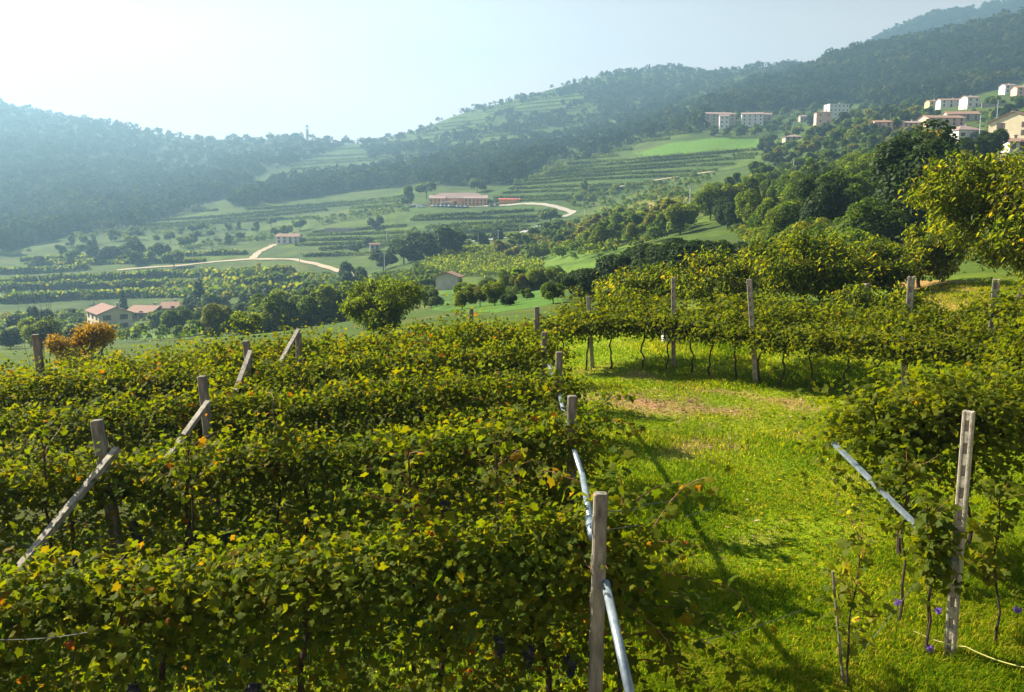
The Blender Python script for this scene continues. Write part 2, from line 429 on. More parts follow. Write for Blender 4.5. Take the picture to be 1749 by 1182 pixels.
# ---- regions, in the photograph's pixels, each with a distance range
F_LEFT = [(-300,170),(0,176),(90,196),(300,228),(500,236),(600,246),(560,262),(450,300),(380,340),(250,388),(120,402),(0,432),(-300,440)]
F_BELT = [(390,336),(470,312),(620,296),(760,270),(920,240),(965,250),(905,300),(860,318),(700,318),(560,332),(400,356)]
F_HILL = [(610,246),(780,192),(900,158),(1010,128),(1150,112),(1380,108),(1330,142),(1200,182),(1100,196),(980,212),(900,236),(760,258),(640,268)]
F_RIGHT = [(1190,196),(1250,150),(1340,112),(1450,92),(1600,65),(1749,30),(1990,0),(1990,140),(1749,140),(1660,165),(1560,186),(1440,176),(1330,190)]
MEADOW = [(1085,262),(1150,243),(1240,235),(1308,236),(1306,250),(1200,257),(1120,268)]
DRY = [(1540,478),(1680,480),(1700,520),(1660,580),(1580,580),(1530,520)]

pxg, pyg = project(GX, GY, GZ)
C0 = np.empty(GX.shape + (4,), np.float32); C0[..., 3] = 1
def setc(mask, c, k=1.0):
    m = (np.asarray(mask, float) * k)[..., None]
    C0[..., :3] = C0[..., :3] * (1 - m) + np.array(c, np.float32) * m
na, nb, nc = n2(GX, GY, 1 / 35., 11), n2(GX, GY, 1 / 9., 12), n2(GX, GY, .8, 13)
C0[..., :3] = (.046, .082, .012)
setc(np.clip((na - .45) * 4, 0, 1), (.078, .125, .012), .8)
setc(np.clip((nb - .62) * 5, 0, 1), (.10, .10, .03), .5)
far = RG > 55
for poly, dmin in ((F_LEFT, 500), (F_BELT, 500), (F_RIGHT, 640)):
    setc(inpoly(pxg, pyg, poly) & (RG > dmin), (.030, .048, .016))
setc(RG > 1750, (.030, .048, .016))
setc(inpoly(pxg, pyg, MEADOW) & (RG > 450) & (RG < 900), (.085, .185, .022))
# green clearings between the valley trees
for poly, c, d0, d1 in [
    ([(310,582),(500,565),(560,575),(560,600),(300,605)], (.085, .17, .02), 80, 260),
    ([(210,560),(260,555),(320,575),(230,580)], (.085, .17, .02), 100, 320),
    ([(730,492),(960,488),(960,515),(880,535),(740,530)], (.065, .15, .02), 60, 300),
    ([(1060,350),(1130,332),(1230,345),(1140,362)], (.13, .15, .03), 120, 480),
    ([(930,432),(1080,418),(1100,440),(1000,470),(930,462)], (.085, .16, .02), 70, 330),
    ([(1100,345),(1200,332),(1240,352),(1180,372),(1110,366)], (.22, .19, .08), 120, 420),
    ([(1220,352),(1330,352),(1345,365),(1230,368)], (.24, .20, .06), 80, 400),
    ([(1060,445),(1110,440),(1110,452),(1040,470)], (.24, .17, .08), 60, 260),
    ([(1560,262),(1720,256),(1720,276),(1560,280)], (.22, .17, .07), 120, 330),
    ([(620,470),(740,455),(760,500),(640,540)], (.10, .15, .025), 60, 330),
    ([(900,300),(1230,262),(1300,262),(1210,300),(1000,345),(820,345)], (.055, .10, .022), 350, 800),
    ([(700,355),(905,350),(990,365),(900,395),(760,400),(690,385)], (.055, .105, .022), 300, 620),
    ([(716,458),(745,436),(790,426),(850,426),(895,438),(930,458),(905,470),(830,474),(755,472)], (.035, .055, .012), 150, 330),
    ]:
    setc(inpoly(pxg, pyg, poly) & (RG > d0) & (RG < d1), c, .85)
# the near plateau: lawn, worn soil, soil under the vines
strip = n2(GX * .25, GZ * 1.0 + GY * .12, .55, 15)   # long strips along the slope: mown and unmown terraces
setc(np.clip((strip - .52) * 7, 0, 1) * (RG > 90) * (RG < 1500) * ~(inpoly(pxg, pyg, MEADOW)), (.030, .056, .012), .55)
setc(np.clip((.36 - strip) * 7, 0, 1) * (RG > 90) * (RG < 900), (.10, .13, .022), .45)
near = np.clip((48 - RG) / 10, 0, 1)
lawn = np.array((.14, .205, .005))
setc(near, lawn)
setc(near * np.clip((nc - .5) * 4, 0, 1), (.19, .21, .015), .6)
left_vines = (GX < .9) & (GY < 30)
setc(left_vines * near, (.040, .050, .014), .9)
n4 = n2(GX, GY, 1.4, 21); n5 = n2(GX, GY, .45, 22)
def worn(x, y):
    """bare soil on the lawn, 0..1"""
    a = np.exp(-(((x - 3.2) / 2.6) ** 2 + ((y - 21.4 + .18 * (x - 3.2)) / 1.5) ** 2))
    b = .8 * np.exp(-(((x - 6.5) / 3.5) ** 2 + ((y - 21.9 + .9 * (x - 6.5)) / .9) ** 2))
    c = .5 * np.exp(-(((x - 4.2) / 2.2) ** 2 + ((y - 17.0) / 2.5) ** 2)) + .55 * np.exp(-(((x - 3.3) / .7) ** 2 + ((y - 8.3) / .5) ** 2)) + .5 * np.exp(-(((x - 1.6) / .8) ** 2 + ((y - 9.6) / .6) ** 2))
    k = n2(x, y, 1.3, 23) * .6 + n2(x, y, 3.7, 24) * .4
    return np.clip((a * 1.05 + b * 1.1 + c) * 1.15 + (k - .72) * 1.7, 0, 1)
setc(worn(GX, GY) * near, (.30, .165, .095), .95)
setc(inpoly(pxg, pyg, DRY) & (RG > 24) & (RG < 60), (.26, .17, .06), .95)

ni, nj = GX.shape
V = np.stack([GX, GY, GZ], -1).reshape(-1, 3)
I = (np.arange(ni - 1)[:, None] * nj + np.arange(nj - 1)[None]).ravel()
Q = np.stack([I, I + nj, I + nj + 1, I + 1], 1)
Q = Q[:, ::-1]
m, nt, out = new_mat('ground cover')
at_ = nt.nodes.new('ShaderNodeAttribute'); at_.attribute_name = 'tint'
tc = nt.nodes.new('ShaderNodeTexCoord')
def gnoise(scale, detail=5):
    n = nt.nodes.new('ShaderNodeTexNoise'); n.inputs['Scale'].default_value = scale; n.inputs['Detail'].default_value = detail
    n.inputs['Roughness'].default_value = .7
    nt.links.new(tc.outputs['Object'], n.inputs['Vector']); return n
g1, g2 = gnoise(.35, 8), gnoise(9.0, 4)
r1 = ramp(nt, [(.3, (.6, .6, .6)), (.7, (1.35, 1.3, 1.2))]); nt.links.new(g1.outputs[0], r1.inputs[0])
r2 = ramp(nt, [(.3, (.65, .68, .6)), (.7, (1.35, 1.3, 1.25))]); nt.links.new(g2.outputs[0], r2.inputs[0])
mA = nt.nodes.new('ShaderNodeMix'); mA.data_type = 'RGBA'; mA.blend_type = 'MULTIPLY'; mA.inputs[0].default_value = 1
mB = nt.nodes.new('ShaderNodeMix'); mB.data_type = 'RGBA'; mB.blend_type = 'MULTIPLY'; mB.inputs[0].default_value = 1
nt.links.new(at_.outputs['Color'], mA.inputs[6]); nt.links.new(r1.outputs[0], mA.inputs[7])
nt.links.new(mA.outputs[2], mB.inputs[6]); nt.links.new(r2.outputs[0], mB.inputs[7])
p = nt.nodes.new('ShaderNodeBsdfPrincipled'); p.inputs['Roughness'].default_value = .95; p.inputs['Specular IOR Level'].default_value = .1
nt.links.new(mB.outputs[2], p.inputs['Base Color'])
bp = nt.nodes.new('ShaderNodeBump'); bp.inputs['Strength'].default_value = .6; bp.inputs['Distance'].default_value = .05
nt.links.new(g2.outputs[0], bp.inputs['Height']); nt.links.new(bp.outputs[0], p.inputs['Normal'])
nt.links.new(p.outputs[0], out.inputs[0])
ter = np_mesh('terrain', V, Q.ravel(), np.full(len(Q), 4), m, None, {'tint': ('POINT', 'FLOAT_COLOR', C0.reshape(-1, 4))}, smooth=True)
tag(ter, kind='structure')
# ------------------------------------------------------------------ vines
def grow(P0, D0, nst, step=.075, grav=.085, wob=.16):
    n = len(P0); mx = int(nst.max())
    P = np.zeros((n, mx, 3)); D = np.zeros((n, mx, 3)); ok = np.zeros((n, mx), bool)
    p, d = P0.copy(), unit(D0)
    for i in range(mx):
        P[:, i], D[:, i] = p, d; ok[:, i] = i < nst
        d = unit(d + R.normal(0, wob, (n, 3)) + np.array([0, 0, -grav]) * (1 + i * .06))
        p = p + d * step
    return P, D, ok

def shoot_leaves(P, D, ok, size, outw=None, skip=0):
    n, mx, _ = P.shape
    idx = np.arange(mx)[None].repeat(n, 0)
    k = ok & (idx >= skip)
    nst = ok.sum(1)
    pos, d = P[k], D[k]
    frac = (idx / np.maximum(nst[:, None], 1))[k]
    sgn = np.where((idx[k] % 2) == 0, 1.0, -1.0)
    lat = unit(np.cross(d, np.array([0, 0, 1.0])) + R.normal(0, .35, d.shape)) * sgn[:, None]
    pos = pos + lat * R.uniform(.03, .09, len(pos))[:, None]
    o = lat * .9 if outw is None else np.repeat(outw[:, None, :], mx, 1)[k] * .6 + lat * .5
    nrm = np.array([-.12, .06, .74]) + o * .6 + R.normal(0, .40, d.shape)
    tip = lat * .7 + d * .35 + np.array([0, 0, -.55]) + R.normal(0, .3, d.shape)
    sz = size * R.uniform(.65, 1.2, len(pos)) * (1.08 - .55 * frac ** 2)
    rr = np.repeat(R.random(n)[:, None], mx, 1)[k] * .45 + R.random(len(pos)) * .55
    return pos, nrm, tip, sz, rr

def cane_obj(P, D, ok, pick, parent, rad=.0055, name='cane'):
    for i in pick:
        q = P[i][ok[i]]; mb = MB()
        if len(q) > 2: mb.tube(q[::2] if len(q) > 5 else q, [rad * (1.2 - .8 * t) for t in np.linspace(0, 1, len(q[::2] if len(q) > 5 else q))], 5); mb.build(name, M['cane'], parent)

ROWS = {}
def vine_row(label, A, B, ztop, hw, per_m, tmpl, leaf, mat='vine', trunks=6, canes=0, bunches=0, group=None, zbot=.1, low=.60, seed=0, name='vine_row', zleft=None):
    A, B = np.array(A, float), np.array(B, float)
    L = np.linalg.norm(B - A); t = (B - A) / L; nrm = np.array([-t[1], t[0]])
    mid = (A + B) / 2
    root = empty(name, ground(*mid)); tag(root, label, 'vine row', group)
    off = np.array(root.location)
    N = int(L * per_m)
    def make(N, zc, zj, spread, up, lenm, side=None):
        s = R.uniform(0, L, N)
        vig = .45 + 1.05 * n2(s, s * 0 + seed * 3.7, .75, 40 + seed)
        la = R.normal(0, spread, N)
        x = A[0] + t[0] * s + nrm[0] * la; y = A[1] + t[1] * s + nrm[1] * la
        g = hz(x, y)
        z = g + zc + zj * R.uniform(-1, 1, N) + (0 if zleft is None else (zleft - ztop) * (1 - s / L) * (zc / ztop))
        sd = R.normal(0, .5, N) if side is None else side * np.abs(R.normal(0, .8, N))
        al = R.normal(0, .5, N)
        D = np.stack([t[0] * al + nrm[0] * sd, t[1] * al + nrm[1] * sd, up * R.uniform(.35, 1.25, N) * vig], 1)
        ns = np.clip((lenm * vig * R.uniform(.6, 1.25, N) / .075), 5, 34).astype(int)
        ow = np.sign(sd)[:, None] * np.array([nrm[0], nrm[1], 0])[None]
        return np.stack([x, y, z], 1), D, ns, ow
    nl = int(N * low)
    a = make(N - nl, ztop - .48, .18, .28 * hw, .62, .92 * hw / .75)
    b = make(nl, (zbot + ztop) * .5, (ztop - zbot) * .36, .34 * hw, .2, .6)
    P0 = np.concatenate([a[0], b[0]]); D0 = np.concatenate([a[1], b[1]]); ns = np.concatenate([a[2], b[2]]); ow = np.concatenate([a[3], b[3]])
    P, D, ok = grow(P0, D0, ns)
    g = hz(P[..., 0], P[..., 1]); ok &= P[..., 2] > g + .12
    ok = np.cumprod(ok, 1).astype(bool)
    pos, nr, tp, sz, rr = shoot_leaves(P, D, ok, leaf, ow, 2)
    leaf_obj('foliage', pos - off, nr, tp, sz, tmpl, M[mat], root, rr)
    if canes:
        cane_obj(P - off, D, ok, R.choice(len(a[0]), canes, replace=False), root)
    for k in range(trunks):
        s = L * (k + .5) / trunks + R.uniform(-.15, .15)
        c = A + t * s; z0 = hzf(c[0], c[1])
        pts = [(c[0] - off[0] + R.uniform(-.05, .05), c[1] - off[1] + R.uniform(-.05, .05), z0 - off[2] - .05 + (ztop - .5) * q) for q in np.linspace(0, 1, 6)]
        mb = MB(); mb.tube(pts, [.035, .03, .028, .026, .025, .028], 7); mb.build('trunk', M['vine_bark'], root)
    for k in range(bunches):
        s = R.uniform(.1, .98) * L; sd = -1 if nrm[1] > 0 else 1
        c = A + t * s + nrm * sd * R.uniform(.28, .55) * hw / .75
        z0 = hzf(c[0], c[1]) + R.uniform(.75, 1.2)
        mb = MB(); mb.tube([(c[0] - off[0], c[1] - off[1], z0 - off[2] + .01 - .2 * q) for q in np.linspace(0, 1, 6)], [.03, .055, .05, .042, .03, .012], 8)
        for q in range(60):
            f = R.random(); w = .052 * (1 - f) ** .6 + .008; an = R.uniform(0, 6.28)
            mb.blob((c[0] - off[0] + w * math.cos(an), c[1] - off[1] + w * math.sin(an), z0 - off[2] - f * .19), .0115, 6, 4)
        mb.build('grape_bunch', M['grape'], root, True)
    return root

SL = .25
def rowd(D, x): return D + SL * (x - .75)
left = [  # distance at the right end, left x, right x, top at the left and right ends, half width, shoots per metre ...
 (7.45, -5.6, .95, 2.08, 2.16, .64, 500, VINE, .080, 'grapevine row nearest the camera, full of broad leaves along the bottom of the photo', 24, 14, 6),
 (11.4, -7.4, 1.05, 1.80, 2.14, .58, 430, VINE, .083, 'grapevine row second from the camera, holding the leaning post with the long timber brace', 14, 8, 6),
 (15.0, -9.4, 1.15, 1.80, 2.05, .58, 310, VINELO, .092, 'grapevine row third from the camera, behind the row with the long timber brace', 8, 0, 6),
 (18.2, -11.2, 1.05, 1.90, 2.10, .62, 235, VINELO, .095, 'grapevine row fourth from the camera, dark underneath with yellow green top', 0, 0, 6),
 (21.2, -12.8, 1.0, 1.98, 2.15, .68, 160, VINELO, .096, 'grapevine row fifth from the camera, second from the valley edge', 0, 0, 6),
 (24.2, -14.2, 1.0, 1.92, 2.05, .7, 140, VINELO, .10, 'farthest grapevine row on the left, along the valley edge', 0, 0, 6)]
for i, (D, x0, x1, zl, zt, hw, pm, tm, lf, lab, cn, gb, tr) in enumerate(left):
    vine_row(lab, (x0, rowd(D, x0)), (x1, rowd(D, x1)), zt, hw, pm, tm, lf, 'vine', tr, cn, gb, 'vine rows left of the grass aisle', seed=i + 1, zleft=zl)
vine_row('leafy green grapevine row right of the grass aisle, behind the slotted concrete post', (4.6, 11.4), (9.5, 12.8), 2.25, .98, 270, VINE, .10, 'vine_green', 4, 8, 0, 'vine rows right of the grass aisle', zbot=.75, low=.28, seed=11)
vine_row('grapevine row between the pergola corner and the row behind the slotted post', (9.7, 16.2), (14.2, 17.4), 2.72, 1.2, 260, VINE, .10, 'vine_green', 4, 6, 0, 'vine rows right of the grass aisle', zbot=.8, low=.3, seed=12)
vine_row('farthest grapevine row right of the aisle, level with the pergola end', (11.2, 20.0), (17.5, 21.4), 2.6, 1.2, 160, VINELO, .115, 'vine_green', 4, 0, 0, 'vine rows right of the grass aisle', zbot=.8, low=.3, seed=13)

# end-of-row sprays hanging over the aisle and other lone vines
def lone_vine(name, label, base, h, nsh, leaf, mat, lean=(0, 0), spread=.6, slen=12, tmpl=VINE, group=None, start=.25, trunk_r=.014, down=.03, dens=1):
    root = empty(name, base); tag(root, label, 'grapevine', group)
    pts = [Vector((lean[0] * q + R.normal(0, .018), lean[1] * q + R.normal(0, .018), h * q - .04 * (q == 0))) for q in np.linspace(0, 1, 9)]
    mb = MB(); mb.tube(pts, [trunk_r * (1.2 - .8 * q) for q in np.linspace(0, 1, 9)], 7); mb.build('trunk', M['vine_bark'], root)
    f = R.uniform(start, 1, nsh)
    P0 = np.stack([np.interp(f, np.linspace(0, 1, 9), [p[k] for p in pts]) for k in range(3)], 1)
    an = R.uniform(0, 2 * math.pi, nsh)
    D0 = np.stack([np.cos(an) * spread, np.sin(an) * spread, R.uniform(.1, .9, nsh)], 1)
    P, D, ok = grow(P0, D0, R.integers(max(4, slen // 2), slen + 1, nsh), grav=down)
    pos, nr, tp, sz, rr = shoot_leaves(P, D, ok, leaf, None, 1)
    leaf_obj('foliage', pos, nr, tp, sz, tmpl, M[mat], root, rr)
    cane_obj(P, D, ok, range(min(nsh, 14)), root, .004)
    return root

def spray(label, base, shoots, leaf=.115, mat='vine', group=None):
    """a vine that throws long canes; shoots: (start offset, direction, steps)"""
    root = empty('grapevine', base); tag(root, label, 'grapevine', group)
    zt = max(s[0][2] for s in shoots)
    mb = MB(); mb.tube([(R.normal(0, .02), R.normal(0, .02), zt * q) for q in np.linspace(-.03, 1, 8)], [.032 - .012 * q for q in np.linspace(0, 1, 8)], 8)
    mb.build('trunk', M['vine_bark'], root)
    P0 = np.array([s[0] for s in shoots], float); D0 = np.array([s[1] for s in shoots], float); ns = np.array([s[2] for s in shoots])
    P, D, ok = grow(P0, D0, ns, step=.075, grav=.05, wob=.1)
    cane_obj(P, D, ok, range(len(shoots)), root, .0075)
    # short side shoots give the leaves
    K = np.argwhere(ok); K = K[R.random(len(K)) < .6]
    Q0 = P[K[:, 0], K[:, 1]]; E0 = unit(R.normal(0, 1, (len(K), 3)) + D[K[:, 0], K[:, 1]] * .5)
    P2, D2, ok2 = grow(Q0, E0, R.integers(2, 6, len(K)), step=.07, grav=.1)
    a = shoot_leaves(P, D, ok, leaf, None, 2); b = shoot_leaves(P2, D2, ok2, leaf, None, 1)
    c = [np.concatenate([p, q]) for p, q in zip(a, b)]
    leaf_obj('foliage', c[0], c[1], c[2], c[3], VINE, M[mat], root, c[4])
    return root

g0 = ground(.95, 7.5)
spray('grapevine with long red brown canes arching out beside the nearest post', g0,
      [((.05, 0, 1.55), (.5, -.1, .9), 17), ((0, 0, 1.5), (-.9, -.25, -.12), 21), ((.05, 0, 1.5), (.8, -.2, .25), 20), ((.1, 0, 1.3), (.8, .1, .1), 18),
       ((.1, .1, 1.1), (.7, -.3, .35), 17), ((.1, 0, .9), (.8, -.3, .3), 16), ((0, -.1, .7), (.6, -.5, .4), 15), ((0, .1, 1.6), (.4, .4, .8), 14), ((0, -.1, 1.3), (.4, -.6, .2), 16)])
g1_ = ground(1.15, 9.2)
spray('grapevine drooping over the aisle edge between the first two rows', g1_,
      [((.0, 0, 1.4), (.5, .1, .7), 14), ((0, 0, 1.2), (.7, -.2, .3), 15), ((0, 0, 1.0), (.5, -.4, .4), 14), ((0, 0, 1.5), (-.5, .2, .6), 15), ((0, 0, 1.5), (-.7, -.2, .3), 15)])
g2_ = ground(1.1, 13.1)
spray('grapevine filling the gap at the end of the second row', g2_,
      [((.0, 0, 1.6), (.5, .1, .5), 13), ((0, 0, 1.5), (.6, -.3, .2), 14), ((0, 0, 1.2), (.4, -.5, .3), 13), ((0, 0, 1.6), (-.6, .1, .5), 14), ((0, 0, 1.5), (-.6, -.3, .3), 14)])
# tall shoots that stand out above the rows
for (px, py, d, lab) in [(325, 820, 9.4, 'tuft of upright shoots standing above the second vine row left of the middle'), (75, 800, 9.7, 'tuft of pale shoots rising at the far left beside the long timber brace'),
                         (845, 820, 7.55, 'tall spray of pale leaves rising from the nearest row, left of the nearest post'), (470, 735, 10.6, 'clump of raised shoots on the second row, in the middle of the left vineyard'), (700, 830, 7.3, 'mound of yellow green shoots on the nearest row below the middle')]:
    q = at(px, py, d); b = ground(q.x, q.y)
    lone_vine('grapevine', lab, b, max(1.7, q.z - b.z + .35), 22, .085, 'vine', spread=.45, slen=9, start=.72, trunk_r=.02, group='vines raised above the left rows')

# young vines at the lower right
vy = hit(1443, 1176, 5, 20)
lone_vine('young_vine', 'young vine with sparse yellow leaves beside a thin stake in the grass', vy, 1.55, 34, .095, 'vine_young', (.1, .1), .5, 8, VINE, None, .15, .011, .03)
vb = hit(1588, 1126, 5, 20)
lone_vine('young_vine', 'young vine with dark green leaves climbing beside the slotted concrete post', vb, 1.7, 30, .115, 'vine_green', (-.1, .05), .45, 8, VINE, None, .3, .013, .05)
vc = hit(1698, 1110, 5, 20)
lone_vine('young_vine', 'slender vine hanging with dark leaves right of the slotted concrete post', vc, 1.75, 44, .11, 'vine_green', (-.02, .1), .4, 9, VINE, None, .38, .014, .06)
mb = MB(); mb.tube([vy + Vector((.02, .05, -.1)), vy + Vector((-.17, .05, 1.2))], .014, 6)
tag(mb.build('stake', M['concrete_dark']), 'thin grey stake leaning beside the yellow young vine', 'stake')

cm = at(1424, 757, 11.0).lerp(at(1630, 962, 8.62), .55); cb_ = ground(cm.x + .1, cm.y - .12)
lone_vine('grapevine', 'bushy vine hiding the middle of the slanting metal bar by the slotted post', cb_, 1.85, 46, .11, 'vine_green', (.1, .3), .5, 8, VINE, None, .52, .016, .05)
cq = at(1424, 757, 11.0).lerp(at(1630, 962, 8.62), .82); cq_ = ground(cq.x - .05, cq.y - .25)
lone_vine('grapevine', 'leafy vine wrapped round the lower end of the slanting metal bar', cq_, 1.5, 40, .105, 'vine_green', (.05, .1), .45, 8, VINE, None, .5, .014, .05)
# pergola vines: one thing each
PL = [(1.2, 26.4), (2.36, 25.9), (4.8, 25.6), (6.6, 23.5), (9.3, 21.0), (11.5, 19.2)]
def pline(u):
    seg = [np.hypot(PL[i + 1][0] - PL[i][0], PL[i + 1][1] - PL[i][1]) for i in range(len(PL) - 1)]
    for i, l in enumerate(seg):
        if u <= l or i == len(seg) - 1:
            k = u / l; t = ((PL[i + 1][0] - PL[i][0]) / l, (PL[i + 1][1] - PL[i][1]) / l)
            return PL[i][0] + t[0] * u, PL[i][1] + t[1] * u, t
        u -= l
PLEN = sum(np.hypot(PL[i + 1][0] - PL[i][0], PL[i + 1][1] - PL[i][1]) for i in range(len(PL) - 1))
NV = 17; SEG = PLEN / NV
for k in range(NV):
    u0 = (k + .5) * SEG + R.uniform(-.12, .12)
    x, y, t = pline(u0); back = np.array([-t[1], t[0]])
    base = ground(x, y); off = np.array(base)
    root = empty('pergola_vine', base)
    tag(root, 'thin dark trunked vine under the long leafy pergola across the end of the lawn', 'grapevine', 'vines trained on the long pergola')
    b = [Vector((R.normal(0, .045), R.normal(0, .045), q)) for q in np.linspace(-.05, 1.25, 8)]
    mb = MB(); mb.tube(b, [.034, .03, .026, .024, .024, .022, .022, .02], 7); mb.build('trunk', M['vine_bark'], root)
    N = int(SEG * 245)
    fr = R.random(N) ** 1.2
    uu = np.clip(u0 + R.uniform(-.62, .62, N) * SEG * 1.1, 0, PLEN)
    XY = np.array([pline(v)[:2] for v in uu])
    dep = fr * 2.6 - .3
    px_, py_ = XY[:, 0] + back[0] * dep, XY[:, 1] + back[1] * dep
    lump = n2(px_, py_, .7, 61) - .5
    z = off[2] + 1.38 + .6 * np.clip(fr, 0, 1) + R.normal(0, .09, N) + lump * .45
    P0 = np.stack([px_, py_, z], 1)
    an = R.uniform(0, 2 * math.pi, N)
    D0 = np.stack([np.cos(an), np.sin(an), R.uniform(-.25, .75, N)], 1)
    fd = R.random(N) < .36       # those hanging down along the front edge
    P0[fd, 0] = XY[fd, 0] - back[0] * .32; P0[fd, 1] = XY[fd, 1] - back[1] * .32; P0[fd, 2] = off[2] + R.uniform(1.25, 1.55, fd.sum())
    D0[fd] = np.stack([-back[0] * .5 + R.normal(0, .4, fd.sum()), -back[1] * .5 + R.normal(0, .4, fd.sum()), R.uniform(-.6, .3, fd.sum())], 1)
    P, D, ok = grow(P0, D0, R.integers(5, 13, N), grav=.07)
    ok &= P[..., 2] > off[2] + .98; ok = np.cumprod(ok, 1).astype(bool)
    pos, nr, tp, sz, rr = shoot_leaves(P, D, ok, .108, None, 0)
    leaf_obj('foliage', pos - off, nr, tp, sz, VINELO, M['vine_green'], root, rr)

# ------------------------------------------------------------------ posts, braces, tubes, wires
def plain_post(label, top, h, w=.12, lean=(0, 0), mat='concrete_dark', rz=.0, group='row posts on the left vineyard', slots=True):
    """top: world point of its top; stands h tall, leaning"""
    base = Vector((top.x - lean[0], top.y - lean[1], top.z - h))
    root = None
    mb = MB(); k = 4
    # two rails with cross pieces between: a precast post with slots on its narrow side
    mb.box((0, 0, h / 2), (w, w * .9, h), 0, .012)
    if slots:
        for q in range(int(h / .32)):
            mb.box((-w / 2 - .004, 0, .25 + q * .32), (.008, w * .34, .15), 0, .003)
    o = mb.build('trellis_post', M[mat]); o.location = base
    o.rotation_euler = (-math.atan2(lean[1], h), math.atan2(lean[0], h), rz)
    tag(o, label, 'post', group)
    return o
pp = [ # px, py of the top, distance, height, label, lean, width
 (1026, 842, 6.7, 2.75, 'weathered grey post in front at the lower middle, nearest to the camera', (.03, .0), .108),
 (977, 676, 11.3, 2.35, 'grey post at the aisle end of the second vine row, sunk in leaves', (0, 0), .115),
 (955, 601, 14.9, 2.45, 'tall grey post at the aisle end of the third vine row', (0, 0), .115),
 (930, 567, 18.1, 2.25, 'short stub of grey post at the aisle end of the fourth row', (0, 0), .115),
 (917, 524, 21.2, 2.55, 'grey post at the aisle end of the fifth row', (-.02, 0), .12),
 (165, 716, 10.05, 2.35, 'leaning grey post on the second vine row with the long timber brace', (-.22, .02), .125),
 (345, 642, 12.9, 2.4, 'leaning grey post on the third vine row with a short timber brace', (-.13, .02), .12),
 (420, 582, 16.6, 2.2, 'small grey post on the fourth row with a stub of brace', (-.12, 0), .115),
 (510, 568, 18.9, 2.2, 'far grey post on the fifth row with a slanting bright brace', (.05, 0), .115),
 (61, 571, 17.0, 2.2, 'lone dark post at the far left edge of the vineyard', (-.1, 0), .13),
 (805, 527, 25, 2.3, 'tiny grey post on the farthest row in the middle', (0, 0), .11)]
for px, py, d, h, lab, ln, w in pp:
    plain_post(lab, at(px, py, d), h, w, ln)
for (p0, d0, p1, d1, w, lab) in [((201, 766), 9.95, (20, 985), 8.7, .085, 'long pale timber brace leaning on the tall left post'), ((356, 686), 12.75, (262, 815), 11.6, .08, 'pale timber brace on the post of the third row'),
                            ((510, 563), 18.7, (478, 620), 17.9, .08, 'short bright brace slanting on the far left post'), ((428, 600), 16.3, (402, 668), 15.3, .08, 'stub of timber brace on the fourth row')]:
    a, b = at(*p0, d0), at(*p1, d1)
    mb = MB(); mb.beam(a, b, w, w * .7); tag(mb.build('timber_brace', M['wood_grey']), lab, 'brace', 'timber braces on the left vineyard')

# galvanised tube along the row ends
mb = MB()
a0, a1, a2, a3 = at(1012, 905, 6.95), at(995, 812, 9.4), at(968, 676, 13.4), at(952, 640, 15.2)
mb.tube([a0, a1], .034, 12); mb.tube([a0 + Vector((-.004, -.15, -.01)), a0 + Vector((-.003, .25, .004))], .042, 12)
mb.tube([a1 + Vector((0, .01, 0)), Vector((.80, 11.3, 1.62)), Vector((.80, 15.0, 1.6)), Vector((.7, 20.5, 1.55))], .034, 12)
tag(mb.build('support_tube', M['galv'], None, True), 'pale blue grey metal tube running along the row ends behind the nearest post', 'tube', 'metal tubes on the vineyard')
b0, b1 = at(1034, 995, 6.66), at(1083, 1215, 5.5)
mb = MB(); mb.tube([b0, b1], .036, 14)
tag(mb.build('support_tube', M['galv'], None, True), 'pale metal tube slanting down to the bottom edge beside the nearest post', 'tube', 'metal tubes on the vineyard')
mb = MB(); cpt = at(1036, 1000, 6.68); mb.tube([cpt + Vector((.05 * math.cos(t), .012, .05 * math.sin(t))) for t in np.linspace(0, 6.28, 14)], .008, 6)
tag(mb.build('pipe_clamp', M['tyre']), 'dark clamp holding the slanting metal tube to the nearest post', 'clamp')
c0, c1 = at(1424, 757, 11.0), at(1630, 962, 8.62)
mb = MB(); mb.beam(c0, c1, .058, .04)
tag(mb.build('support_bar', M['galv']), 'pale blue grey metal bar slanting through the leaves to the slotted post', 'bar')

# slotted concrete post, lower right
def slotted_post(label, base, h, w, dep, rz, holes, first, pitch_, hole_h, lean=(0, 0), mat='concrete', group=None):
    mb = MB(); rail = w * .30
    mb.box((-(w - rail) / 2, 0, h / 2), (rail, dep, h), 0, .008)
    mb.box(((w - rail) / 2, 0, h / 2), (rail, dep, h), 0, .008)
    z = 0.0; iw = w - 2 * rail + .006
    edges = [(first + i * pitch_, first + i * pitch_ + hole_h) for i in range(holes)]
    for a, b in edges + [(h - .004, h)]:
        if a - z > .01: mb.box((0, 0, (z + a) / 2 + .001), (iw, dep - .008, a - z))
        z = b
    mb.box((0, 0, h / 2), (iw - .01, dep * .25, h - .03))
    o = mb.build('slotted_post', M[mat]); o.location = base
    o.rotation_euler = (-math.atan2(lean[1], h), math.atan2(lean[0], h), rz)
    tag(o, label, 'post', group); return o
bp_ = hit(1621, 1127, 5, 20)
slotted_post('tall slotted concrete post standing alone at the lower right', bp_ - Vector((0, 0, .05)), at(1641, 702, bp_.y).z - bp_.z + .05, .105, .085, math.radians(-42), 11, .18, .235, .115, (.0, 0))
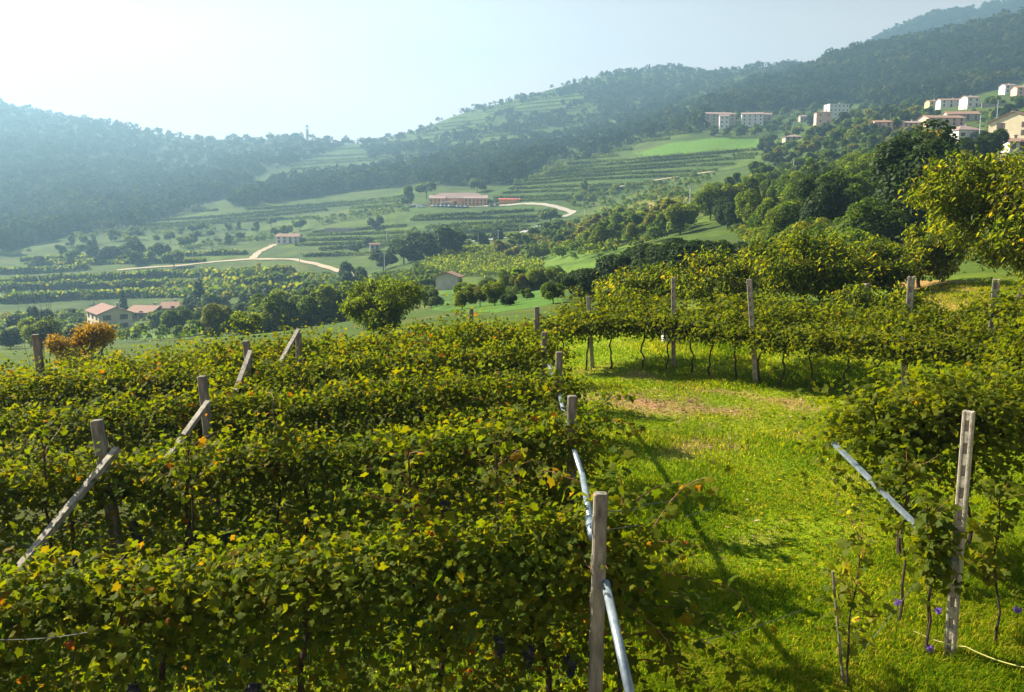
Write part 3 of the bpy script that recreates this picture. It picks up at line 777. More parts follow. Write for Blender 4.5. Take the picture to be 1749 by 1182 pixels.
# pergola posts
for px, pyt, pyb, lab, w, sl in [(1001, 511, 632, 'slim pergola post at the left end of the long pergola', .12, 0), (1149, 479, 632, 'pale pergola post second from the left, rising through the leaves', .13, 1), (1280, 482, 660, 'stout pergola post in the middle, leaning slightly', .15, 1),
                             (1549, 583, 695, 'short dark pergola post at the near corner by the worn soil', .15, 1)]:
    b = hit(px + (8 if px < 1100 else 12 if px > 1250 and px < 1300 else 0), pyb, 5, 60); top = at(px, pyt, b.y)
    h = top.z - b.z
    slotted_post(lab, b - Vector((-.08, -.32, .04)), h + .1, w * .85, w * .75, math.radians(-25), int(h / .26) if sl else 0, .2, .26, .13, (top.x - b.x, 0), 'concrete', 'concrete posts of the pergola')
for px, pyt, d, lab in [(1557, 472, 22.5, 'pale slotted post standing behind the pergola corner, below the big tree'), (1702, 477, 20.5, 'bright slotted post in front of the big tree trunk at the right edge')]:
    t_ = at(px, pyt, d); b = ground(t_.x, t_.y)
    slotted_post(lab, b, t_.z - b.z, .16, .14, math.radians(-30), 9, .25, .3, .14, (0, 0), 'concrete', 'concrete posts behind the pergola')
for px, pyt, pyb, d, lab, w, mt in [(1136, 570, 603, 29.5, 'small white marker pillar on the bank behind the pergola', .2, 'white'), (1480, 487, 505, 27, 'dark wooden stub post among the fruit trees', .13, 'polew')]:
    t_ = at(px, pyt, d); b = ground(t_.x, t_.y); mb = MB(); h = max(.5, t_.z - b.z); mb.box((0, 0, h / 2), (w, w, h), .3, .02)
    mb.box((0, 0, h + .02), (w * 1.2, w * 1.2, .05), .3, .01)
    o = mb.build('marker_pillar' if mt == 'white' else 'stub_post', M[mt]); o.location = b; tag(o, lab, 'pillar' if mt == 'white' else 'post')

def wire(label, pts, rad=.004, mat='wire', sag=.03, name='trellis_wire'):
    P = []
    for a, b in zip(pts[:-1], pts[1:]):
        for q in np.linspace(0, 1, 9): P.append(Vector(a).lerp(Vector(b), q) - Vector((0, 0, sag * 4 * q * (1 - q))))
    mb = MB(); mb.tube(P, rad, 5)
    tag(mb.build(name, M[mat]), label, 'wire', 'wires and twine over the lawn')
wire('thin wire reaching from the nearest post out over the lawn', [at(1032, 872, 6.7), at(1100, 862, 8.6), at(1195, 838, 10.0)])
wire('lower thin wire crossing the shaded grass right of the nearest post', [at(1032, 905, 6.7), at(1215, 868, 9.8)])
wire('thin wire low over the grass left of the yellow young vine', [at(1190, 1095, 7.9), at(1370, 1042, 8.9)])
wire('thin grey twine running up from the yellow young vine to the slotted post', [at(1440, 1150, 8.7), at(1560, 1000, 9.1), at(1622, 948, 9.15)], .004)
wire('yellow green twine stretched from the slotted post to the right edge', [at(1560, 1078, 8.9), at(1650, 1105, 8.6), at(1760, 1142, 8.2)], .008, 'rope')
wire('horizontal wire along the left end of the nearest row', [at(-60, 1090, 5.6), at(150, 1080, 5.75)], .003)
# scabious-like flowers
for px, py, d, lab in [(1533, 1029, 9.0, 'small purple flower on a thin stem left of the slotted post'), (1602, 1043, 8.9, 'round purple flower just in front of the slotted post'), (1739, 1041, 8.9, 'purple flower at the right edge of the grass'), (1588, 1116, 8.75, 'low purple flower at the foot of the slotted post')]:
    h_ = at(px, py, d); b = ground(h_.x, h_.y)
    root = empty('flower', b); tag(root, lab, 'flower', 'purple wild flowers by the slotted post')
    hh = max(.12, h_.z - b.z)
    mb = MB(); mb.tube([(0, 0, -.02), (.01, 0, hh * .5), (0, 0, hh)], .004, 5); mb.build('stem', M['grass'], root)
    n = 60; v = unit(R.normal(0, 1, (n, 3)) * [1, 1, .7]); 
    leaf_obj('petals', v * .012 + [0, 0, hh], R.normal(0, 1, (n, 3)), v, R.uniform(.028, .042, n), LEAF, M['petal'], root)

# ------------------------------------------------------------------ lawn
def blades(name, x, y, hgt, wid, label=None):
    n = len(x); z = hz(x, y)
    an = R.uniform(0, 2 * math.pi, n); ln = R.uniform(.3, 1.15, n)
    d = np.stack([np.cos(an), np.sin(an), np.zeros(n)], 1); sd = np.stack([-d[:, 1], d[:, 0], np.zeros(n)], 1)
    b = np.stack([x, y, z - .005], 1)
    V = np.stack([b - sd * wid[:, None] / 2, b + sd * wid[:, None] / 2,
                  b + sd * wid[:, None] * .42 + d * (ln * hgt * .35)[:, None] + np.array([0, 0, 1]) * (hgt * .6)[:, None],
                  b - sd * wid[:, None] * .42 + d * (ln * hgt * .35)[:, None] + np.array([0, 0, 1]) * (hgt * .6)[:, None],
                  b + d * (ln * hgt)[:, None] + np.array([0, 0, 1]) * (hgt * (1 - .3 * ln))[:, None]], 1)
    fl = (np.arange(n)[:, None] * 5 + np.array([0, 1, 2, 3, 3, 2, 4])[None]).ravel()
    o = np_mesh(name, V.reshape(-1, 3), fl, np.tile([4, 3], n), M['grass'], None, {'rnd': ('FACE', 'FLOAT', np.repeat(R.random(n), 2))})
    return tag(o, kind='stuff')
def scatter(n, x0, x1, y0, y1, pw=1.0):
    u = R.random(n); y = y0 * (y1 / y0) ** (u ** pw)
    x = R.uniform(0, 1, n) * (x1 * y - x0 * y) + x0 * y
    return x, y
x, y = scatter(520000, .02, .72, 6.3, 38)
dens = .35 + .65 * np.clip((n2(x, y, .9, 31) - .25) * 2, 0, 1)
dens *= 1 - .93 * worn(x, y)
dens *= np.where((x < .9) & (y < 28), .55, 1)
k = R.random(len(x)) < dens; x, y = x[k], y[k]
tall = np.clip((n2(x, y, .55, 33) - .5) * 3, 0, 1) + 1.3 * np.exp(-((x - 1.9) / .8) ** 2) * (y < 15) * (y > 8) + 1.1 * np.clip((x - .42 * y) / 1.0, 0, 1) * (y < 12) + .9 * np.exp(-((x - 6.5) / 3) ** 2) * (y > 23)
hh = R.uniform(.022, .055, len(x)) * (1 + 1.3 * tall)
blades('grass', x, y, hh * (1 + .012 * y), R.uniform(.005, .010, len(x)) * (.75 + .07 * y))
# broad leaved weeds among the grass
x, y = scatter(4200, .05, .70, 6.6, 27)
k = (R.random(len(x)) < .2 + .8 * np.clip((n2(x, y, .6, 35) - .45) * 4, 0, 1)) & (worn(x, y) < .3); x, y = x[k], y[k]
n = len(x); rep = 7
b = np.stack([x, y, hz(x, y) + .015], 1).repeat(rep, 0); an = R.uniform(0, 2 * math.pi, n * rep)
tp = np.stack([np.cos(an), np.sin(an), R.uniform(.1, 1.1, n * rep)], 1)
o = leaf_obj('weeds', b, np.stack([-np.cos(an) * .5, -np.sin(an) * .5, np.ones(n * rep)], 1), tp, R.uniform(.035, .10, n * rep), LEAF, M['grass'], None)
tag(o, kind='stuff')
# straw and dead bits on the bare soil
x, y = scatter(30000, .03, .5, 7, 26); k = R.random(len(x)) < worn(x, y) * .9; x, y = x[k], y[k]; n = len(x); an = R.uniform(0, 6.28, n)
lm = foliage_mat('dry litter', [(0, (.16, .09, .05)), (.6, (.36, .25, .15)), (1, (.50, .40, .26))], trans=.15, tcol=(1, 1, 1))
o = leaf_obj('litter', np.stack([x, y, hz(x, y) + .012], 1), np.stack([R.normal(0, .3, n), R.normal(0, .3, n), np.ones(n)], 1), np.stack([np.cos(an), np.sin(an), np.zeros(n)], 1), R.uniform(.04, .12, n), LEAF, lm)
tag(o, kind='stuff')
# ground growth below the left rows
x = R.uniform(-7, 1.2, 60000); y = R.uniform(5, 24, 60000); k = n2(x, y, .8, 36) > .36; x, y = x[k], y[k]
blades('grass', x, y, R.uniform(.06, .2, len(x)), R.uniform(.012, .022, len(x)))

# ------------------------------------------------------------------ trees close to the vineyard
def near_tree(name, label, base, height, rad, cb, tufts, per, leaf, mat, trunk_r=.12, limbs=6, lean=(0, 0), tmpl=LEAF, group=None, cat='tree', squash=1.0, multi=1, droop=.6, seed=0, gap=.42, rag=.46):
    root = empty(name, base); tag(root, label, cat, group)
    cz = (cb + height) / 2; rz_ = (height - cb) / 2
    ctr = np.array([lean[0], lean[1], cz])
    mb = MB(); skel = []
    for st in range(multi):
        a0 = 2 * math.pi * st / multi + seed
        foot = Vector((.15 * math.cos(a0), .15 * math.sin(a0), -.1)) if multi > 1 else Vector((0, 0, -.1))
        fork = Vector((lean[0] * .4 + (.35 * math.cos(a0) * rad * .4 if multi > 1 else 0), lean[1] * .4 + (.35 * math.sin(a0) * rad * .4 if multi > 1 else 0), cb + rz_ * .25))
        mid = foot.lerp(fork, .5) + Vector((R.normal(0, .06), R.normal(0, .06), 0))
        mb.tube([foot, mid, fork], [trunk_r * 1.15, trunk_r * .95, trunk_r * .8], 9)
        skel += [mid, fork]
        nl = max(2, limbs // multi)
        for i in range(nl):
            a = a0 + 2 * math.pi * (i + R.uniform(-.25, .25)) / nl * (1 if multi == 1 else .6) + .4
            el = R.uniform(.05, 1.25)
            end = Vector(ctr) + Vector((math.cos(a) * math.cos(el) * rad * .82, math.sin(a) * math.cos(el) * rad * .82 * squash, math.sin(el) * rz_ * .8 - rz_ * .1))
            c1 = fork.lerp(end, .35) + Vector((0, 0, .12 * height)); pts = []
            for q in np.linspace(0, 1, 9):
                p = fork * (1 - q) ** 2 + c1 * 2 * q * (1 - q) + end * q * q
                p = p + Vector((R.normal(0, .05), R.normal(0, .05), R.normal(0, .05))) * rad * .25 * q * (1 - q) * 4
                pts.append(p)
            mb.tube(pts, [trunk_r * (.62 - .5 * q) for q in np.linspace(0, 1, 9)], 7)
            skel += pts
    S = np.array(skel)
    # tuft centres in the crown volume, mostly outside, with gaps by noise
    v = unit(R.normal(0, 1, (tufts * 4, 3))); rr = R.uniform(.35, 1.0, tufts * 4) ** .45
    lob = 1.06 - rag + rag * vnoise(v, 2.1 if rag < .6 else 2.8, 70 + seed)
    C = ctr + v * (rr * lob)[:, None] * np.array([rad, rad * squash, rz_])
    if rag > .8:   # several uneven heads instead of one dome
        hd = unit(R.normal(0, 1, (7, 3))) * R.uniform(.35, .75, (7, 1)); j_ = R.integers(0, 7, len(v))
        C = ctr + (hd[j_] + v * (rr * R.uniform(.28, .5, 7)[j_])[:, None]) * np.array([rad, rad * squash, rz_])
    k = vnoise(C, 1.6 / rad * 1.8, 80 + seed) > gap; C = C[k][:tufts]
    D2 = ((C[:, None] - S[None]) ** 2).sum(-1); C = C[np.argsort(D2.min(1))]; Q = np.empty_like(C); T_ = np.concatenate([S, C])
    for i in range(len(C)):   # each twig springs from the nearest limb or earlier twig
        Q[i] = T_[((T_[:len(S) + i] - C[i]) ** 2).sum(-1).argmin()]
    for c, q in zip(C, Q):
        a, b = Vector(q), Vector(c); m_ = a.lerp(b, .5) + Vector((0, 0, .08))
        mb.tube([a, m_, b], [trunk_r * .13, trunk_r * .09, trunk_r * .05], 4, False)
    mb.build('trunk', M['bark'], root)
    n = len(C); cc = C.repeat(per, 0); tw = unit(unit(C - Q) * .5 * rad + [0, 0, .25 * rad]).repeat(per, 0)
    tr = .16 * rad ** .5
    p = cc + tw * R.uniform(-1.6, 1.0, n * per)[:, None] * tr + R.normal(0, .45, cc.shape) * tr
    o = unit(R.normal(0, 1, cc.shape) * [1, 1, .3])
    tip = o * .7 + np.array([0, 0, -droop]) + R.normal(0, .25, cc.shape)
    nr = o * .55 + np.array([0, 0, .8]) + R.normal(0, .3, cc.shape)
    rn = np.repeat(R.random(n), per) * .5 + R.random(n * per) * .5
    leaf_obj('crown', p, nr, tip, leaf * R.uniform(.7, 1.25, n * per), tmpl, M[mat], root, rn)
    return root
def nt_at(px, pybase, d, pytop, wpx, *a, **k):
    b = at(px, pybase, d); b = ground(b.x, b.y); top = at(px, pytop, d)
    return b, top.z - b.z, wpx / 2 * d / F_
bt = ground(*at(1735, 520, 29)[:2]); top = at(1700, 236, 29)
near_tree('fruit_tree', 'big spreading fruit tree with drooping leaves filling the right edge behind the pergola', bt, top.z - bt.z, 5.2, 1.25, 1900, 32, .19, 'cherry', .2, 20, (1.2, 0), seed=1, gap=.31, rag=.6)
for px, d, pyt, w, lab, n, sd in [(1372, 35, 412, 215, 'fruit tree with a forked trunk behind the middle of the pergola', 230, 2), (1475, 37, 420, 180, 'leafy fruit tree between the forked tree and the big tree', 190, 3), (1215, 37, 442, 190, 'fruit tree with bare grey twigs showing behind the second pergola post', 160, 4),
                                (1090, 39, 468, 165, 'low pale fruit tree behind the left part of the pergola', 150, 5), (1300, 41, 440, 130, 'fruit tree tucked behind the stout pergola post', 100, 7), (1565, 39, 400, 150, 'fruit tree under the left side of the big spreading tree', 140, 8)]:
    b, h, r_ = nt_at(px, 560, d, pyt, w)
    near_tree('fruit_tree', lab, b, h * 1.2, r_ * 1.22, h * .14, int(n * 2.1), 28, .19, 'cherry', .085, 6, seed=sd, rag=.75, group='fruit trees behind the pergola', gap=.40)
for px, d, pyt, w, lab, sd in [(1660, 27, 510, 60, 'small bushy sapling on the brown grass below the big tree', 15), (1530, 25, 470, 130, 'low fruit bush behind the pergola corner', 16), (1700, 23.5, 525, 120, 'leafy fruit bush beside the bright slotted post', 17), (1455, 27, 470, 120, 'dense fruit bush between the pergola and the forked tree', 18)]:
    b, h, r_ = nt_at(px, 560, d, pyt, w)
    near_tree('sapling', lab, b, max(h, 1.0), r_, .3, 110, 20, .15, 'cherry', .03, 5, seed=sd, rag=.7)
b, h, r_ = nt_at(655, 580, 46, 466, 178)
near_tree('broadleaf_tree', 'bright green bushy tree rising behind the far edge of the left vineyard', b, h, r_, h * .06, 800, 26, .17, 'tree_light', .12, 9, multi=3, seed=6, group=None, gap=.40, rag=.85)
b, h, r_ = nt_at(158, 620, 36, 543, 140)
near_tree('autumn_tree', 'orange brown autumn tree behind the left end of the vineyard', b, h, r_, h * .04, 420, 24, .13, 'tree_orange', .07, 8, multi=3, seed=9, gap=.44, rag=.85)
b, h, r_ = nt_at(425, 600, 75, 530, 62)
near_tree('broadleaf_tree', 'rounded light green tree behind the vineyard, left of the bright bushy tree', b, h, r_, h * .12, 130, 20, .24, 'tree_light', .09, 7, seed=10)
# leafless sapling at the far left
b = at(68, 600, 30); b = ground(b.x, b.y); mb = MB(); zt = at(68, 470, 30).z - b.z
for k in range(9):
    a = R.uniform(0, 6.28); e = Vector((math.cos(a) * R.uniform(.2, .6), .4 * math.sin(a), zt * R.uniform(.7, 1)))
    pts = [Vector((0, 0, 0)).lerp(e, q) + Vector((math.cos(a) * .25, 0, 0)) * math.sin(q * 3.1) for q in np.linspace(0, 1, 8)]
    mb.tube(pts, [.007 * (1 - .8 * q) + .0015 for q in np.linspace(0, 1, 8)], 5)
    for q in (3, 4, 5, 6):
        mb.tube([pts[q], pts[q] + Vector((R.normal(0, .18), R.normal(0, .1), .28))], [.004, .0015], 4)
o = mb.build('bare_sapling', M['bark']); o.location = b; tag(o, 'thin leafless sapling rising at the far left edge of the vineyard', 'sapling')
# ------------------------------------------------------------------ trees on the valley floor and the slopes
BUILT = [(252, 540, 46, 9), (293, 532, 26, 8), (494, 415, 38, 11), (767, 494, 20, 22), (1226, 214, 52, 17), (1236, 220, 15, 20), (1284, 215, 34, 18), (1306, 206, 20, 9), (1353, 240, 28, 5), (1405, 213, 25, 19), (1428, 200, 34, 20), (1505, 226, 28, 15), (1552, 222, 34, 10), (1607, 216, 62, 12), (1640, 206, 50, 9), (1644, 240, 48, 15), (1738, 236, 34, 26), (1728, 258, 44, 13), (1592, 187, 18, 12), (1620, 184, 34, 11), (1655, 184, 22, 15), (1720, 160, 18, 12), (1744, 163, 24, 11), (1370, 208, 10, 8), (783, 352, 100, 24), (188, 562, 60, 30), (525, 236, 8, 24)]
def clear_of(px, py, hpx, mar=3):
    """no tree right before a building"""
    return not any(abs(px - x) < w / 2 + mar and y - 3 < py < y + hpx for x, y, w, h in BUILT)
def crown_arrays(n, size, lobes, shape, seed, flat=.0):
    rs = np.random.default_rng(seed)
    if shape == 'cone':
        C = np.array([[rs.normal(0, .06), rs.normal(0, .06), z] for z in np.linspace(-.9, .85, lobes)]); Rr = np.interp(C[:, 2], [-.9, -.5, .85], [.42, .5, .1])
        sc = np.array([.8, .8, 1.0])
    elif shape == 'tall':
        C = np.stack([rs.normal(0, .22, lobes), rs.normal(0, .22, lobes), rs.uniform(-.8, .8, lobes)], 1); Rr = rs.uniform(.25, .42, lobes) * (1.1 - .4 * np.abs(C[:, 2]))
        sc = np.array([1, 1, 1.0])
    else:
        v = unit(rs.normal(0, 1, (lobes, 3))); C = v * rs.uniform(.25, .88, lobes)[:, None] * [1, 1, .85]; C[:, 2] = np.where(C[:, 2] < -.5, -.5 + rs.uniform(0, .2, lobes), C[:, 2])
        Rr = rs.uniform(.17, .46, lobes); sc = np.array([1, 1, .92])
    w = Rr ** 2 / (Rr ** 2).sum(); j = rs.choice(lobes, n, p=w)
    v = unit(rs.normal(0, 1, (n, 3))); v[:, 2] = np.where(v[:, 2] < -.8, -v[:, 2], v[:, 2])
    p = (C[j] + v * (Rr[j] * rs.uniform(.72, 1.08, n))[:, None]) * sc
    nr = unit(v + rs.normal(0, .6, (n, 3)) + [0, 0, .35]); tp = v * .4 + rs.normal(0, .7, (n, 3)) + [0, 0, -.3]
    return p, nr, tp, size * rs.uniform(.6, 1.25, n), rs.random(lobes)[j] * .45 + rs.random(n) * .55

def proto(kind, mat, n, size, lobes, shape, seed, cz, rx, rzz, trunk=.09):
    """unit tree: 1 m tall; crown centre cz, radii rx, rzz"""
    root = bpy.data.objects.new(kind, None)
    p, nr, tp, s, rr = crown_arrays(n, size, lobes, shape, seed)
    p = p * [rx, rx, rzz] + [0, 0, cz]
    s = s * (rx + rzz) / 2
    c = leaf_obj('crown', p, nr, tp, s, CLUMP, M[mat], None, rr)
    mb = MB(); mb.tube([(0, 0, -.06), (.01, 0, cz * .5), (0, .01, cz)], [.022, .016, .008], 6)
    for k in range(4):
        a = k * 1.57 + seed; mb.tube([(0, 0, cz * .55), (math.cos(a) * rx * .35, math.sin(a) * rx * .35, cz * .95)], [.011, .004], 5)
    t = mb.build('trunk', M['bark'], None)
    for o in (c, t): COL.objects.unlink(o)
    return root, c, t
PROTO = {}
def mk(key, *a): PROTO[key] = [proto(*a[:6], sd, *a[6:]) for sd in (len(PROTO) * 10 + 1, len(PROTO) * 10 + 2)]
mk('mid', 'broadleaf_tree', 'tree_mid', 2000, .175, 11, 'round', .56, .42, .46)
mk('yellow', 'broadleaf_tree', 'tree_yellow', 1700, .175, 10, 'round', .56, .44, .45)
mk('light', 'broadleaf_tree', 'tree_light', 1900, .17, 11, 'round', .56, .43, .46)
mk('dark', 'broadleaf_tree', 'tree_dark', 2200, .165, 12, 'round', .54, .44, .48)
mk('orange', 'autumn_tree', 'tree_orange', 1700, .175, 10, 'round', .56, .43, .46)
mk('cypress', 'cypress_tree', 'tree_dark', 1400, .2, 12, 'cone', .52, .34, .50)
mk('tall', 'broadleaf_tree', 'tree_mid', 2000, .17, 12, 'tall', .54, .40, .50)
mk('shrub', 'shrub', 'tree_mid', 1700, .18, 10, 'round', .45, .62, .58)
mk('darkshrub', 'shrub', 'tree_dark', 9000, .068, 22, 'round', .45, .62, .58)
mk('fine', 'broadleaf_tree', 'tree_dark', 12000, .062, 40, 'tall', .52, .42, .52)
mk('scrubfine', 'broadleaf_tree', 'tree_mid', 10000, .065, 36, 'round', .52, .50, .52)
for k_, m_, n_ in (('mid', 'tree_mid', 'broadleaf_tree'), ('yellow', 'tree_yellow', 'broadleaf_tree'), ('light', 'tree_light', 'broadleaf_tree'), ('dark', 'tree_dark', 'broadleaf_tree'), ('tall', 'tree_mid', 'broadleaf_tree')):
    mk(k_ + '_near', n_, m_, 8500, .072, 15, 'tall' if k_ == 'tall' else 'round', .53, .44, .50)
NTREE = 0
def tree(key, base, h, label, group=None, rz=None, wide=1.0, cat='tree'):
    global NTREE; NTREE += 1
    if base.y < 190 and key + '_near' in PROTO: key = key + '_near'
    root, c, t = PROTO[key][NTREE % 2]
    r = root.copy(); link(r); r.location = base; r.rotation_euler = (0, 0, R.uniform(0, 6.28) if rz is None else rz)
    k = h * R.uniform(.94, 1.06); r.scale = (k * wide, k * wide, k)
    r.empty_display_size = .1
    for q in (c, t):
        d = q.copy(); link(d); d.parent = r
    tag(r, label, cat, group); return r

def pxtree(key, px, pyb, hpx, label, group=None, wide=1.0, dmin=None, cat='tree'):
    if dmin is None: dmin = 130 if px < 700 else 45
    b = hit(px, pyb, dmin); return tree(key, b - Vector((0, 0, .2)), max(1.2, hpx * b.y / F_), label, group, None, wide, cat)

SINGLE = [
 ('cypress', 212, 536, 42, 'dark cypress behind the roof of the nearest white farmhouse at the far left', .9), ('cypress', 341, 524, 52, 'dark conifer by the low houses, right of the white farmhouse', 1.3),
 ('cypress', 612, 502, 22, 'small dark conifer on the slope above the bright bushy tree', 1.1), ('cypress', 70, 560, 26, 'small dark conifer at the far left below the terraces', 1.2), ('cypress', 114, 452, 26, 'slim hazy conifer at the end of the tree belt on the far left', .7),
 ('mid', 297, 458, 32, 'lone round tree beside the pale valley road', 1.3), ('mid', 270, 566, 42, 'green tree in front of the low houses beside the white farmhouse', 1.2), ('mid', 160, 520, 28, 'pale green tree behind the white farmhouse roof', 1.4),
 ('dark', 642, 392, 24, 'dark lone tree on the terrace left of the orange winery', 1.3), ('dark', 632, 424, 20, 'dark round tree beside the small shed by the valley road', 1.2), ('dark', 608, 434, 20, 'dark tree at the left end of the roadside copse', 1.2),
 ('dark', 722, 446, 54, 'large dark tree in the copse left of the round vineyard', 1.5), ('dark', 768, 438, 52, 'large dark tree at the right of the copse above the round vineyard', 1.4), ('dark', 690, 452, 44, 'broad dark tree in the middle of the roadside copse', 1.5), ('dark', 655, 462, 36, 'dark tree low in the roadside copse', 1.4),
 ('dark', 822, 420, 26, 'dark tree beside the valley road above the round vineyard', 1.4), ('dark', 852, 416, 30, 'tall dark tree beside the grey valley road', 1.2), ('mid', 940, 386, 34, 'round tree beside the bend of the pale winery road', 1.4),
 ('tall', 697, 352, 36, 'tall pale tree left of the orange winery', 1.1), ('mid', 728, 340, 32, 'bushy tree behind the left end of the orange winery', 1.3), ('mid', 815, 328, 26, 'tree behind the right end of the orange winery', 1.4), ('tall', 998, 330, 22, 'little tree on the bank above the winery road', .9),
 ('darkshrub', 1000, 510, 66, 'dark rounded bush left of the great dark thicket', 1.35), ('yellow', 820, 524, 42, 'yellow green tree in the meadow beside the shed', 1.2), ('light', 790, 528, 48, 'slim orchard tree below the small shed', 1.0), ('light', 845, 522, 50, 'orchard tree standing in the meadow right of the shed', 1.1), ('dark', 870, 522, 22, 'dark low bush in the meadow right of the shed', 1.5), ('mid', 900, 512, 24, 'small bush on the meadow near the dark thicket', 1.3), ('mid', 945, 518, 46, 'tall green bush at the edge of the dark thicket', 1.2),
 ('fine', 1548, 408, 172, 'tall dark leafy tree on the right slope, left of the big fruit tree', 1.35), ('scrubfine', 1490, 420, 95, 'yellowish feathery tree left of the tall dark tree on the right slope', 1.2), ('scrubfine', 1600, 360, 80, 'tree tucked between the tall dark tree and the big fruit tree', 1.1),
 ('orange', 1590, 270, 58, 'golden yellow tree in front of the white house in the village', 1.0), ('orange', 1520, 278, 42, 'rusty brown tree left of the golden tree below the village', 1.5), ('cypress', 1640, 240, 22, 'small dark conifer in front of the white village house', 1.1),
 ('cypress', 1250, 212, 26, 'dark cypress among the pale stone village houses', .8), ('cypress', 1712, 236, 26, 'dark clipped tree beside the yellow gabled house', 1.6),
 ('yellow', 1430, 240, 26, 'bright yellow green tree below the pink village house', 1.6), ('yellow', 1468, 232, 20, 'yellow green tree beside the small pink house', 1.5),
 ('darkshrub', 1690, 236, 14, 'clipped round hedge tree left of the yellow gabled house', 1.4), ('darkshrub', 1672, 236, 14, 'clipped round hedge tree right of the white village house', 1.4),
]
for key, px, pyb, hp, lab, wd in SINGLE: pxtree(key, px, pyb, hp, lab, None, wd)
# the great dark thicket in the middle: several tall dense shrubs
for px, pyb, hp, wd in [(1060, 492, 74, 1.25), (1100, 488, 84, 1.25), (1145, 486, 92, 1.25), (1190, 486, 96, 1.25), (1232, 480, 88, 1.2), (1262, 470, 70, 1.1), (1030, 492, 52, 1.2)]:
    pxtree('darkshrub', px, pyb, hp, 'dense dark green shrub in the great thicket behind the fruit trees', 'dark shrubs of the great thicket', wd, 60, 'shrub')

def fill(poly, n, keys, hm, label, group, dmin=30, dmax=2900, minpx=16, stuffy=False):
    xs = [p[0] for p in poly]; ys = [p[1] for p in poly]; pts = []; tries = 0
    while len(pts) < n and tries < n * 60:
        tries += 1
        px, py = R.uniform(min(xs), max(xs)), R.uniform(min(ys), max(ys))
        if not inpoly(np.array([px]), np.array([py]), poly)[0]: continue
        if not clear_of(px, py, 42 if 'meadow' in group else 13, 20 if 'meadow' in group else 5): continue
        if any(abs(px - a) < minpx and abs(py - b) < minpx * .5 for a, b in pts): continue
        pts.append((px, py))
    for px, py in pts:
        P, ok = hits([px], [py], dmin, dmax)
        if not ok[0]: continue
        key = keys[int(R.integers(len(keys)))]
        h = R.uniform(*hm)
        kind = {'mid': 'green', 'yellow': 'yellowing', 'light': 'light green', 'dark': 'dark green', 'orange': 'rusty', 'tall': 'tall green', 'shrub': 'low green', 'scrubfine': 'feathery green'}[key]
        tree(key, Vector(P[0]) - Vector((0, 0, .15)), h, 'round %s tree %s' % (kind, label) if key not in ('tall', 'shrub') else '%s tree %s' % (kind, label), '%s trees %s' % (kind, group), None, R.uniform(.95, 1.35))
fill([(15,600),(60,545),(140,548),(150,600)], 12, ['mid', 'dark', 'light'], (3.5, 7), 'at the far left below the valley terraces', 'at the far left below the terraces', 130, 420, 20)
fill([(245,575),(300,545),(420,520),(560,505),(600,470),(640,490),(590,545),(560,575),(430,585),(300,590)], 40, ['mid', 'mid', 'dark', 'light', 'yellow'], (4, 7.5), 'on the valley slope left of the bright bushy tree', 'on the near valley slope', 120, 420, 17)
fill([(44,462),(60,440),(160,430),(280,432),(300,446),(180,458),(70,464)], 14, ['mid', 'dark'], (7, 10), 'in the hazy belt beside the far left terraces', 'in the hazy belt on the far left', 200, 700, 14)
fill([(95,420),(240,398),(470,388),(520,392),(500,410),(300,425),(120,432)], 26, ['mid', 'light', 'tall'], (6, 9), 'among the hazy orchards beyond the pale valley road', 'in the hazy valley orchards', 250, 900, 15)
fill([(840,440),(920,400),(1060,372),(1160,378),(1170,400),(1080,420),(960,440),(900,452)], 46, ['mid', 'yellow', 'mid', 'light', 'yellow'], (4, 6.5), 'in the sunny orchard below the winery road', 'in the sunny orchard', 120, 520, 15)
fill([(1195,385),(1230,330),(1300,300),(1400,270),(1480,255),(1540,300),(1480,380),(1400,415),(1290,420)], 66, ['mid', 'scrubfine', 'dark', 'light', 'scrubfine', 'mid', 'tall'], (4, 7.5), 'on the wooded right slope below the village', 'on the wooded right slope', 90, 520, 16)
fill([(1290,262),(1330,226),(1480,205),(1600,200),(1570,262),(1500,262),(1400,272),(1320,292)], 66, ['mid', 'light', 'yellow', 'mid', 'dark'], (5, 9), 'among the gardens just below the village houses', 'in the gardens below the village', 200, 700, 12)
fill([(1190,222),(1200,206),(1330,196),(1420,184),(1560,178),(1580,190),(1490,205),(1390,215),(1310,235),(1230,238)], 50, ['mid', 'dark', 'mid'], (5, 9), 'between the pale hillside houses', 'between the hillside houses', 400, 900, 11)
fill([(1660,205),(1700,180),(1760,166),(1780,230),(1740,205),(1690,212)], 10, ['mid', 'light', 'dark'], (6, 10), 'around the uppermost houses at the right edge', 'around the uppermost right houses', 150, 800, 16)
fill([(1560,300),(1600,268),(1700,262),(1700,300),(1620,330)], 12, ['mid', 'yellow', 'dark'], (4, 7), 'behind the crown of the big fruit tree', 'behind the big fruit tree', 90, 330, 18)

fill([(725,535),(735,500),(960,486),(970,515),(900,535)], 14, ['light', 'mid', 'yellow'], (2.4, 4.0), 'on the bright meadow beside the small shed', 'on the meadow beside the shed', 110, 330, 20)
